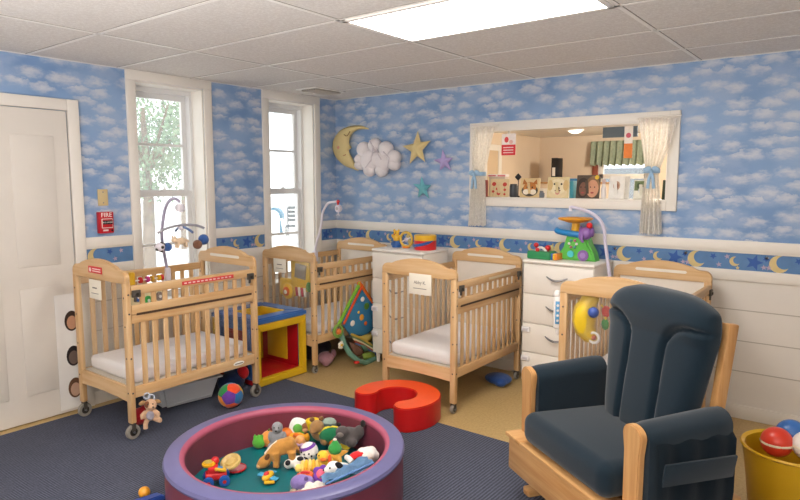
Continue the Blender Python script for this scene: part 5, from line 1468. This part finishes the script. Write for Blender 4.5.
#=PART5=
# ------------------------------------------------------------------ soft toys and plastic toys in the play pit
PF = RZ+.087            # pit floor
def pit(px, py, h):
    v = at(px, py, 2, PF+h); return v
def toy(nm, label, cat, px, py, h, rz=0, grp='toys in the play pit', sink=0.0):
    """h = height of the toy's middle over the pit floor; the root sits at its base"""
    v = pit(px, py, h*1.06); d = Vector((v.x-PC.x, v.y-PC.y)); lim = PR-(.185 if nm in ('plush_gorilla', 'green_hat', 'plush_sheep', 'plush_seal') else .145)
    if d.length > lim: d = d*lim/d.length
    t = thing(nm, label, cat, (PC.x+d.x, PC.y+d.y, PF+sink), radians(rz), grp)
    if nm != 'baby_blanket': t.scale = (1.1, 1.1, 1.1)
    return t
def part(t, nm, f, vox=None, it=3):
    m = MB(); f(m); o = m.build(nm, t, angle=180 if vox else 40)
    if vox: remesh(o, vox, it)
    return o
VR = 37   # turn that faces local -y toward the viewer
# red vehicle
t = toy('toy_truck', 'red toy truck with yellow hood and blue wheels at the left of the play pit', 'toy truck', 216, 474, .05, VR+18)
part(t, 'body', lambda m: (m.box((0, 0, .045), (.10, .062, .035), RT_, .01, 3), m.box((-.012, 0, .075), (.05, .05, .03), RT_, .008, 2)))
part(t, 'hood', lambda m: (m.box((.02, -.004, .074), (.056, .066, .014), YT, .006, 2, rot=(radians(-12), radians(14), 0)), m.box((.02, -.006, .083), (.024, .028, .006), plastic('#3E8CC8'), .002, 2, rot=(radians(-12), radians(14), 0))))
for x in (-.036, .038):
    for y in (-.038, .038):
        part(t, 'wheel', lambda m: (m.cyl((x, y-.011, .026), (x, y+.011, .026), .026, plastic('#2C62B4'), n=18, bev=.004), m.cyl((x, y-.013, .026), (x, y+.013, .026), .009, RT_, n=12)))
part(t, 'yellow_cap', lambda m: (m.cyl((-.032, .02, .085), (-.032, .02, .105), .032, YT, n=20, bev=.006), m.cyl((-.032, .02, .104), (-.032, .02, .107), .02, plastic('#B8A04C'), n=16)))
part(t, 'red_knob', lambda m: m.ball((-.002, .035, .1), .02, RT_))
# discs
t = toy('stacking_disc', 'tan plastic disc leaning on a pink disc at the left of the play pit', 'toy', 230.5, 464, .05, VR)
part(t, 'disc', lambda m: m.lathe([(0, .004), (.022, .004), (.026, -.003), (.04, .006), (.05, .003), (.052, -.006), (.03, -.012), (0, -.012)], plastic('#C9AC68'), 28, T(0, 0, .062) @ R(24, 'X') @ R(-8, 'Y')))
t = toy('toy_plate', 'flat pink toy plate under the tan disc in the play pit', 'toy', 236, 468, .015, VR)
part(t, 'plate', lambda m: m.lathe([(0, .006), (.03, .006), (.048, .016), (.05, .013), (.034, .0), (0, 0)], plastic('#D68C94'), 28))
part(t, 'rim', lambda m: m.lathe([(.047, .0125), (.0515, .0125), (.0515, .0185), (.047, .0185), (.047, .0125)], RT_, 28))
# plane
t = toy('toy_plane', 'small blue and yellow toy plane on the teal floor of the play pit', 'toy plane', 268, 477, .02, VR-20)
part(t, 'fuselage', lambda m: m.ball((0, 0, .025), (.022, .045, .02), YT))
part(t, 'wing', lambda m: m.box((0, 0, .022), (.105, .034, .010), plastic('#4AA3CC'), .005, 2, rot=(0, radians(7), 0)))
part(t, 'tail', lambda m: (m.box((0, .04, .03), (.045, .016, .008), plastic('#4AA3CC'), .003, 2)))
part(t, 'ramp', lambda m: m.box((.03, -.035, .014), (.05, .02, .012), YT, .005, 2, rot=(0, 0, .5)))
part(t, 'cockpit', lambda m: m.ball((0, -.012, .042), (.013, .018, .01), RT_))
# tan four legged plush with lowered head
t = toy('plush_horse', 'tan four legged plush animal bending its head down in the play pit', 'plush toy', 282, 454, .07, VR+8)
FUR = plushm('#C08A45')
def horse(m):
    m.ball((.0, 0, .105), (.055, .038, .042), FUR, rot=(0, radians(-18), 0)); m.ball((.035, 0, .118), (.036, .036, .040), FUR)
    m.tube([(-.025, 0, .10), (-.055, -.004, .075), (-.075, -.008, .05)], [.034, .027, .024], FUR, 10)
    m.ball((-.088, -.012, .036), (.036, .028, .030), FUR, rot=(0, radians(-35), 0)); m.ball((-.108, -.016, .022), (.02, .02, .018), FUR)
    for x, y in ((-.03, -.025), (-.028, .025), (.05, -.025), (.048, .025)):
        m.tube([(x, y, .09), (x+.004, y*1.1, .045), (x, y*1.2, .012)], [.024, .017, .018], FUR, 8)
    m.tube([(.07, 0, .115), (.085, 0, .08)], .008, FUR, 6)
part(t, 'body', horse, .006)
for y in (-.028, .022):
    part(t, 'ear', lambda m: m.ball((-.072, y, .068), (.012, .008, .018), plushm('#6B4524'), rot=(0, .5, 0)))
part(t, 'muzzle', lambda m: m.ball((-.114, -.018, .02), (.014, .018, .014), plushm('#D9B27C')))
part(t, 'mane', lambda m: m.tube([(-.08, -.004, .072), (-.05, 0, .105), (-.02, 0, .135)], [.012, .014, .01], plushm('#E6DAC2'), 8))
# green and orange plush fruit
t = toy('plush_leaf', 'green leafy plush toy at the back left of the toy pile', 'plush toy', 254, 437, .035, VR)
part(t, 'body', lambda m: (m.ball((0, 0, .032), (.038, .028, .032), plushm('#57A83C')), [m.ball((-.022+.02*k, 0, .062), (.009, .01, .02), plushm('#57A83C')) for k in range(3)]), .006)
t = toy('plush_fruit', 'round orange tan plush fruit behind the green leafy plush', 'plush toy', 264, 431, .045, VR)
part(t, 'body', lambda m: m.ball((0, 0, .045), (.042, .04, .045), plushm('#DE9448')))
part(t, 'stem', lambda m: m.tube([(0, 0, .088), (.006, 0, .10)], .005, plushm('#6B8A3C'), 6))
# rattle
t = toy('barrel_rattle', 'red and yellow barrel rattle before the grey plush in the play pit', 'rattle', 267, 442, .028, VR+4)
part(t, 'barrel', lambda m: m.cyl((-.03, 0, .028), (.03, 0, .028), .018, YT, n=18))
for x in (-.033, .033):
    part(t, 'end_disc', lambda m: m.cyl((x-.004, 0, .028), (x+.004, 0, .028), .028, RT_, n=22, bev=.003))
part(t, 'bead', lambda m: m.cyl((-.008, 0, .028), (.008, 0, .028), .021, OT, n=18))
for k in range(4):
    part(t, 'bar', lambda m: m.cyl((-.03, .024*cos(k*pi/2+.7), .028+.024*sin(k*pi/2+.7)), (.03, .024*cos(k*pi/2+.7), .028+.024*sin(k*pi/2+.7)), .004, RT_, n=8))
# grey plush
t = toy('plush_seal', 'grey sitting plush animal leaning at the back of the play pit', 'plush toy', 275, 427, .075, VR)
GP = plushm('#8F9094')
part(t, 'body', lambda m: (m.ball((0, 0, .05), (.042, .034, .052), GP), m.ball((0, -.004, .118), (.031, .029, .031), GP), m.ball((0, -.028, .110), (.016, .014, .013), GP), m.ball((-.035, -.025, .02), (.016, .03, .016), GP), m.ball((.035, -.025, .02), (.016, .03, .016), GP), m.ball((-.038, -.012, .07), (.013, .018, .03), GP), m.ball((.038, -.012, .07), (.013, .018, .03), GP)), .006)
part(t, 'nose', lambda m: (m.ball((0, -.042, .112), (.006, .004, .005), BLACKP, n=8), m.ball((-.012, -.030, .126), .004, BLACKP, n=8), m.ball((.012, -.030, .126), .004, BLACKP, n=8)))
# orange ball
t = toy('soft_ball', 'plain orange ball at the back of the pile beside the grey plush', 'ball', 286, 429, .046, 0)
part(t, 'cover', lambda m: m.ball((0, 0, .046), .046, plastic('#E87A24'), n=28))
part(t, 'seam', lambda m: m.lathe([(.0455, -.0015), (.0472, 0), (.0455, .0015)], plastic('#C8601C'), 40, T(0, 0, .046) @ R(35, 'X')))
# white and green soft shape
t = toy('soft_shell', 'white and green cloth shell standing at the back of the pile', 'soft toy', 302, 428, .055, VR+10, sink=.02)
part(t, 'body', lambda m: m.puff(spline([(-.055, .0), (.05, .0), (.065, .05), (.03, .105), (-.03, .118), (-.06, .07)], 4), .026, plushm('#DDE2DC'), .014, T(0, 0, .006) @ R(-14, 'X') @ FRONTF))
for x, z, r in ((-.012, .075, .026), (.02, .045, .024), (-.02, .03, .02)):
    part(t, 'patch', lambda m: m.ball((x, -.030-.01*(z > .06)+.012, z+.006), (r, .010, r), plushm('#66AE4C')))
# yellow orange fish
t = toy('plush_fish', 'orange yellow plush fish lying before the white and green shell', 'plush toy', 297.5, 438.5, .045, VR-8, sink=.012)
part(t, 'body', lambda m: (m.ball((0, 0, .04), (.05, .026, .028), plushm('#EDA52C')), m.ball((.055, 0, .042), (.016, .012, .026), plushm('#EDA52C')), m.ball((-.04, 0, .04), (.022, .022, .022), plushm('#EDA52C'))), .006)
part(t, 'fin', lambda m: m.ball((0, -.02, .058), (.02, .008, .014), plushm('#E2722C')))
# black and white plush
t = toy('plush_cow', 'black and white plush animal lying under the tan four legged plush', 'plush toy', 297, 462, .03, VR+25)
part(t, 'body', lambda m: (m.ball((0, 0, .03), (.05, .034, .03), plushm('#E6E2DC')), m.ball((-.045, -.01, .032), (.026, .024, .024), plushm('#E6E2DC')), m.ball((.03, -.035, .016), (.014, .026, .014), plushm('#E6E2DC')), m.ball((-.01, -.038, .016), (.014, .026, .014), plushm('#E6E2DC'))), .006)
for x, y, z in ((.012, -.018, .052), (-.022, .016, .05), (.042, .0, .042)):
    part(t, 'spot', lambda m: m.ball((x, y, z), (.018, .016, .01), plushm('#25242A')))
part(t, 'ear', lambda m: (m.ball((-.055, -.03, .048), (.014, .01, .014), plushm('#25242A'))))
# orange cloth piece with striped collar
t = toy('plush_chick', 'peach and orange plush toy beside the spotted ball', 'plush toy', 300.5, 447.5, .05, VR, sink=.012)
part(t, 'body', lambda m: (m.ball((0, 0, .045), (.036, .034, .042), plushm('#E8A868')), m.ball((0, -.01, .085), (.026, .026, .024), plushm('#E8A868'))), .006)
part(t, 'bow', lambda m: (m.ball((-.012, -.032, .064), (.014, .008, .010), plushm('#C8A8C8')), m.ball((.014, -.032, .064), (.014, .008, .010), plushm('#C8A8C8'))))
# spotted ball
t = toy('spotted_ball', 'white ball with black spots and a purple band in the pile', 'ball', 309, 451.5, .062, VR, sink=.014)
part(t, 'cover', lambda m: m.ball((0, 0, .048), .048, plushm('#E9E6E2'), n=26))
def sp(m):
    rd = random.Random(5)
    for _ in range(46):
        d = Vector((rd.gauss(0, 1), rd.gauss(0, 1), rd.gauss(0, 1))).normalized()
        if d.z > .45: continue
        m.ball(Vector((0, 0, .048))+d*.0465, .0052, BLACKP, n=8)
o = part(t, 'spots', sp); o['kind'] = 'stuff'
part(t, 'purple_band', lambda m: m.lathe([(.0435, .0225), (.0455, .024), (.035, .036), (.033, .0355)], plushm('#6C3F98'), 30, T(0, 0, .048) @ R(-18, 'Y')))
# brown plush
t = toy('plush_bear', 'large tan brown plush bear lying at the back middle of the pile', 'plush toy', 323, 436, .06, VR+15, sink=.03)
BR = plushm('#9C774C')
part(t, 'body', lambda m: (m.ball((0, 0, .06), (.068, .05, .058), BR), m.ball((-.035, -.03, .10), (.04, .036, .036), BR), m.ball((-.06, -.05, .085), (.02, .018, .018), BR), m.ball((.06, -.03, .03), (.024, .036, .026), BR), m.ball((.0, -.06, .03), (.026, .036, .026), BR)), .007)
for x in (-.06, -.01):
    part(t, 'ear', lambda m: m.ball((x, -.012, .135), (.014, .008, .014), plushm('#7C5A38')))
part(t, 'cap', lambda m: (m.ball((.032, -.01, .108), (.042, .036, .026), plushm('#8FA094')), m.tube([(.0, -.034, .108), (.035, -.05, .106), (.066, -.03, .10)], .008, plushm('#4A5A58'), 8)))
t = toy('plush_monkey', 'small brown plush monkey left of the large tan bear', 'plush toy', 307, 434, .05, VR, sink=.01)
part(t, 'body', lambda m: (m.ball((0, 0, .04), (.03, .028, .038), plushm('#8A5A3C')), m.ball((0, -.008, .088), (.028, .026, .026), plushm('#8A5A3C')), m.ball((-.03, -.01, .05), (.011, .014, .026), plushm('#8A5A3C')), m.ball((.03, -.01, .05), (.011, .014, .026), plushm('#8A5A3C'))), .006)
part(t, 'muzzle', lambda m: m.ball((0, -.03, .08), (.016, .010, .012), plushm('#C89A70')))
# stacking cup
t = toy('stacking_cup', 'yellow cup stacked on a green cup at the back of the pile', 'cup', 318, 424, .075, VR, sink=.03)
part(t, 'green_cup', lambda m: m.lathe([(0, 0), (.034, 0), (.038, .05), (.041, .055), (.041, .06), (0, .06)], plastic('#2A6F5C'), 28))
part(t, 'yellow_cup', lambda m: m.lathe([(0, .06), (.034, .06), (.036, .10), (.039, .104), (.037, .112), (0, .112)], plastic('#EBCB24'), 28))
# small orange ball
t = toy('small_ball', 'small orange ball with navy top resting right of the tan bear', 'ball', 333, 437.5, .075, VR, sink=.03)
part(t, 'cover', lambda m: m.ball((0, 0, .036), .036, plastic('#E8862C'), n=24))
part(t, 'navy_top', lambda m: m.lathe([(0, .0375), (.022, .030), (.034, .0135), (.0365, .006), (.034, .006)], plastic('#2E3348'), 26, T(0, 0, .036) @ R(-14, 'X')))
# green cap
t = toy('green_hat', 'dark green soft cap with yellow edge at the back right of the pile', 'cap', 343, 431.5, .055, VR+12, sink=.05)
part(t, 'crown', lambda m: m.ball((0, 0, .035), (.066, .05, .046), plushm('#1F6B46')))
part(t, 'edge', lambda m: m.tube([(.066*cos(radians(a)), 0.0, .035+.047*sin(radians(a))) for a in range(10, 175, 12)], .006, plushm('#D8C83C'), 8))
# blue and yellow hat
t = toy('toy_hat', 'blue red and yellow toy hat lying on its side before the green cap', 'hat', 347.5, 440, .07, VR-25, sink=.03)
part(t, 'cone', lambda m: m.lathe([(0, .07), (.02, .062), (.036, .0)], plushm('#2A7AB8'), 24, T(0, 0, .045) @ R(-115, 'X') @ R(20, 'Y')))
part(t, 'brim', lambda m: m.lathe([(.0, .004), (.05, .004), (.054, .0), (.05, -.004), (0, -.004)], plushm('#E6CE3A'), 28, T(0, -.005, .045) @ R(-115, 'X') @ R(20, 'Y')))
part(t, 'band', lambda m: m.lathe([(.036, .006), (.039, .008), (.034, .02), (.031, .018)], plushm('#C83038'), 24, T(0, 0, .045) @ R(-115, 'X') @ R(20, 'Y')))
# dark grey plush
t = toy('plush_gorilla', 'dark grey shaggy plush animal at the right back edge of the pit', 'plush toy', 366, 436, .07, VR-5, sink=.06)
DG = plushm('#4F4A4A')
part(t, 'body', lambda m: (m.ball((0, 0, .05), (.062, .046, .05), DG), m.ball((-.03, -.03, .085), (.036, .032, .032), DG), m.ball((.055, .0, .075), (.028, .026, .038), DG), m.ball((.02, -.045, .035), (.03, .026, .026), DG), m.ball((-.06, -.02, .035), (.024, .03, .024), DG)), .007)
part(t, 'ear', lambda m: m.ball((.075, .0, .122), (.014, .010, .02), plushm('#2B2828')))
part(t, 'ear', lambda m: m.ball((-.05, -.02, .12), (.012, .008, .012), plushm('#2B2828')))
part(t, 'face', lambda m: (m.ball((-.035, -.058, .08), (.018, .01, .014), plushm('#7A716C'))))
# white lamb at the right
t = toy('plush_sheep', 'white fluffy plush sheep against the right wall of the pit', 'plush toy', 372, 455, .09, VR, sink=.05)
part(t, 'body', lambda m: ([m.ball((.03*cos(k*1.05), .02*sin(k*1.05), .04+.014*(k % 2)), (.028, .026, .028), plushm('#E8E2DC')) for k in range(6)], m.ball((0, 0, .05), (.04, .034, .036), plushm('#E8E2DC'))), .006)
part(t, 'leg', lambda m: m.tube([(-.02, -.03, .02), (-.03, -.055, -.01)], [.012, .011], plushm('#D8A878'), 8))
# santa like red and white cap
t = toy('stocking_cap', 'red and white soft cap lying before the dark grey plush', 'cap', 355.5, 456, .10, VR+35, sink=.065)
part(t, 'hood', lambda m: (m.ball((.005, 0, .035), (.042, .026, .024), plushm('#CF2A30')), m.ball((.04, -.01, .042), (.022, .018, .016), plushm('#CF2A30'))), .006)
part(t, 'brim', lambda m: m.tube([(-.036, -.026, .026), (-.044, 0, .04), (-.036, .024, .03)], .014, plushm('#ECE6E2'), 8))
# white dog with black ears
t = toy('plush_puppy', 'white plush dog with black ears in the front right of the pile', 'plush toy', 342, 467.5, .10, VR-10, sink=.055)
WP = plushm('#E9E6E2')
part(t, 'body', lambda m: (m.ball((.0, 0, .035), (.056, .036, .034), WP), m.ball((-.035, -.02, .055), (.035, .030, .029), WP), m.ball((-.06, -.035, .045), (.02, .018, .016), WP)), .006)
part(t, 'ear', lambda m: m.ball((-.005, -.032, .07), (.022, .010, .016), plushm('#1D1C20'), rot=(0, .5, 0)))
part(t, 'back_patch', lambda m: m.ball((.035, -.022, .046), (.026, .018, .024), plushm('#1D1C20')))
part(t, 'nose', lambda m: (m.ball((-.078, -.042, .046), (.005, .005, .004), BLACKP, n=8), m.ball((-.045, -.048, .062), .0045, BLACKP, n=8)))
# blue cloth
t = toy('baby_blanket', 'light blue folded cloth along the front right edge of the pile', 'cloth', 354, 474, .12, 0, sink=.08)
v0 = Vector((t.location.x, t.location.y, t.location.z))
tb = bmesh.new(); n = 26; k_ = 10; RW = []
A = pit(322, 484, .085)-v0; B = pit(370, 459, .15)-v0
d = (B-A); d.z = 0; nrm = Vector((-d.y, d.x, 0)).normalized()
for j in range(k_+1):
    row = []
    for i in range(n+1):
        u = i/n; w_ = (j/k_-.5)*(.085-.02*cos(u*5))
        p = A.lerp(B, u)+nrm*w_; p.z = .03+.045*u+.012*sin(w_*110+u*4)+.008*sin(u*17)-1.6*w_*w_*4
        row.append(tb.verts.new(p))
    RW.append(row)
for j in range(k_):
    for i in range(n): tb.faces.new((RW[j][i], RW[j][i+1], RW[j+1][i+1], RW[j+1][i]))
bmesh.ops.solidify(tb, geom=tb.faces[:], thickness=.008)
BLC = plushm('#86AED6')
part(t, 'cloth', lambda m: m.merge(tb, BLC))
part(t, 'hem', lambda m: m.tube([A.lerp(B, u/10)+nrm*(-.042)+Vector((0, 0, .0))-Vector((0, 0, A.lerp(B, u/10).z-(.022+.045*u/10))) for u in range(11)], .006, plushm('#5F86BC'), 6))
t = toy('green_cloth', 'bright green cloth strip under the blue cloth at the front of the pile', 'cloth', 339, 484.5, .06, VR+12, sink=.03)
part(t, 'cloth', lambda m: m.box((0, 0, .014), (.12, .04, .026), plushm('#5CB24C'), .011, 3, rot=(0, radians(-8), 0)))
part(t, 'tag', lambda m: m.box((-.055, -.02, .01), (.02, .016, .004), plushm('#E8E4DC'), .001))
# yellow stars and ducks
t = toy('plush_star', 'tan yellow plush star with long arms lying in the middle of the pile', 'plush toy', 335, 452.5, .10, VR, sink=.06)
def sstar(m):
    P = []
    for i in range(10):
        a = radians(90+36*i); r = .074 if i % 2 == 0 else .034; P.append((r*cos(a), r*sin(a)))
    m.puff(P, .024, plushm('#E0A94C'), .012, T(0, 0, .03) @ R(38, 'X'), power=.7)
part(t, 'body', sstar)
part(t, 'eye', lambda m: (m.ball((-.01, -.012, .058), .004, BLACKP, n=8), m.ball((.012, -.012, .058), .004, BLACKP, n=8)))
t = toy('plush_duck', 'yellow plush duck with orange beak in front of the tan star', 'plush toy', 325.5, 461, .08, VR, sink=.04)
part(t, 'body', lambda m: (m.ball((0, 0, .035), (.042, .034, .036), plushm('#EFC23C')), m.ball((-.01, -.018, .075), (.03, .028, .028), plushm('#EFC23C'))), .006)
part(t, 'beak', lambda m: m.ball((-.004, -.048, .07), (.016, .012, .008), plushm('#E8722C')))
part(t, 'crest', lambda m: m.ball((.025, -.03, .062), (.010, .010, .026), plushm('#E2602C')))
part(t, 'eye', lambda m: m.ball((-.026, -.038, .086), .004, BLACKP, n=8))
t = toy('green_pear', 'round green plush pear above the tan star in the pile', 'plush toy', 335, 447, .13, VR, sink=.095)
part(t, 'body', lambda m: (m.ball((0, 0, .03), (.036, .032, .032), plushm('#3C9A4C')), m.ball((.0, 0, .056), (.02, .02, .02), plushm('#3C9A4C'))), .006)
part(t, 'stem', lambda m: m.ball((.0, 0, .078), (.010, .010, .006), plushm('#E6DCCC')))
# striped yellow caterpillar
t = toy('plush_bee', 'yellow striped rounded plush in the front middle of the pile', 'plush toy', 310, 464, .065, VR+8, sink=.012)
def bee(m):
    for k in range(5): m.ball((-.036+.018*k, 0, .04), (.014, .036, .036-.003*abs(k-2)), plushm(('#EFD070', '#E6B83A')[k % 2]))
part(t, 'body', bee)
part(t, 'head', lambda m: m.ball((-.056, -.01, .038), (.018, .02, .02), plushm('#EFD070')))
# red orange hands
t = toy('plush_crab', 'coral red soft toy with stubby fingers at the front of the pile', 'plush toy', 306, 472.5, .05, VR, sink=.008)
part(t, 'body', lambda m: (m.ball((0, 0, .025), (.042, .03, .024), plushm('#E8683C')), [m.tube([(-.03+.02*k, -.012, .03), (-.032+.0215*k, -.03, .045), (-.033+.022*k, -.036, .03)], .010, plushm('#E8683C'), 8) for k in range(4)]), .005)
part(t, 'stripe', lambda m: (m.tube([(-.02, -.026, .052), (-.0, -.03, .056), (.022, -.026, .052)], .005, plushm('#C8303C'), 6)))
# purple plush
t = toy('plush_hippo', 'lilac purple rounded plush at the front left of the pile', 'plush toy', 301, 483, .04, VR)
part(t, 'body', lambda m: (m.ball((0, 0, .04), (.052, .036, .04), plushm('#8E7BB8')), m.ball((.035, -.01, .05), (.03, .028, .028), plushm('#8E7BB8'))), .006)
part(t, 'ear', lambda m: m.ball((.03, -.03, .075), (.010, .006, .012), plushm('#6C5A98')))
part(t, 'foot', lambda m: (m.ball((-.03, -.03, .012), (.018, .02, .012), plushm('#B8AC94')), m.ball((.0, -.036, .012), (.016, .018, .012), plushm('#B8AC94'))))
# white lamb front
t = toy('plush_lamb', 'cream white plush lamb lying at the front edge of the pile', 'plush toy', 318, 485.5, .06, VR+14, sink=.012)
part(t, 'body', lambda m: ([m.ball((-.04+.02*k, .012*(-1)**k, .035), (.022, .028, .028), plushm('#E6DED2')) for k in range(5)], m.ball((.0, 0, .03), (.055, .03, .028), plushm('#E6DED2')), m.ball((-.06, -.02, .03), (.026, .022, .022), plushm('#E6DED2'))), .006)
part(t, 'nose', lambda m: m.ball((-.08, -.034, .026), (.010, .008, .007), plushm('#6A5A50')))
part(t, 'ear', lambda m: m.ball((-.048, -.04, .038), (.008, .008, .016), plushm('#BFB4A8')))
# pink and purple flower
t = toy('plush_flower', 'pink plush flower with purple rim between the duck and the lamb', 'plush toy', 321.5, 473, .075, VR, sink=.04)
FM = T(0, -.01, .035) @ R(55, 'X')
part(t, 'petals', lambda m: [m.ball((.026*cos(k*1.2566), .026*sin(k*1.2566), 0), (.020, .020, .012), plushm('#6F3F9C'), M=FM) for k in range(5)], .005, 1)
part(t, 'centre', lambda m: m.ball((0, 0, .006), (.024, .024, .014), plushm('#E46A86'), M=FM))
t = toy('green_block', 'dark teal soft block between the flower and the white dog', 'block', 331.5, 472, .06, VR+20, sink=.03)
part(t, 'block', lambda m: m.box((0, 0, .026), (.05, .045, .05), plushm('#235E62'), .009, 3))
part(t, 'label', lambda m: m.box((0, -.0235, .028), (.02, .002, .02), plushm('#C8D8D4'), .0005))
t = toy('plush_mouse', 'small peach plush mouse low at the right wall of the pit', 'plush toy', 367, 465.5, .07, VR, sink=.045)
part(t, 'body', lambda m: (m.ball((0, 0, .025), (.034, .026, .025), plushm('#D69A60')), m.ball((-.03, -.008, .03), (.02, .018, .018), plushm('#D69A60'))), .006)
part(t, 'ear', lambda m: (m.ball((-.026, -.012, .05), (.010, .005, .010), plushm('#C8785C'))))
#=PART6=
# ------------------------------------------------------------------ light
w = bpy.data.worlds.new('sky'); scene.world = w; w.use_nodes = True
nt = w.node_tree; nt.nodes.clear()
o = nt.nodes.new('ShaderNodeOutputWorld'); bg = nt.nodes.new('ShaderNodeBackground'); sk = nt.nodes.new('ShaderNodeTexSky')
sk.sky_type = 'HOSEK_WILKIE'; sk.turbidity = 6.0; sk.ground_albedo = .6; sk.sun_direction = (.5, -.4, .76)
mx = nt.nodes.new('ShaderNodeMix'); mx.data_type = 'RGBA'; mx.inputs[0].default_value = .75; mx.inputs[7].default_value = (.93, .97, 1, 1)
nt.links.new(sk.outputs[0], mx.inputs[6]); nt.links.new(mx.outputs[2], bg.inputs[0]); bg.inputs[1].default_value = 2.6; nt.links.new(bg.outputs[0], o.inputs[0])
sd = bpy.data.lights.new('sun', 'SUN'); sd.energy = 3.0; sd.angle = .02; sd.color = (1, .96, .9)
so = bpy.data.objects.new('sun', sd); COL.objects.link(so); so.rotation_euler = Vector((-.55, .35, -.75)).to_track_quat('-Z', 'Y').to_euler()
for y0, y1 in WIN:
    pd = bpy.data.lights.new('window_portal', 'AREA'); pd.shape = 'RECTANGLE'; pd.size = WZ1-WZ0; pd.size_y = y1-y0; pd.cycles.is_portal = True
    po = bpy.data.objects.new('window_portal', pd); COL.objects.link(po); po.location = (-.3, (y0+y1)/2, (WZ0+WZ1)/2); po.rotation_euler = (0, radians(-90), 0)
bd = bpy.data.lights.new('uplight', 'AREA'); bd.shape = 'RECTANGLE'; bd.size = 3.2; bd.size_y = 2.0; bd.energy = 160; bd.color = (1, .96, .93)  # added area light, stands in for light bounced around the ceiling
bo = bpy.data.objects.new('uplight', bd); COL.objects.link(bo); bo.location = (3.6, -5.4, 1.0); bo.rotation_euler = (radians(180), 0, 0)
scene.view_settings.view_transform = 'Standard'
scene.view_settings.look = 'None'
scene.view_settings.exposure = 0.5
scene.cycles.max_bounces = 10; scene.cycles.transparent_max_bounces = 24
scene.cycles.sample_clamp_indirect = 6.0
scene.cycles.use_denoising = True
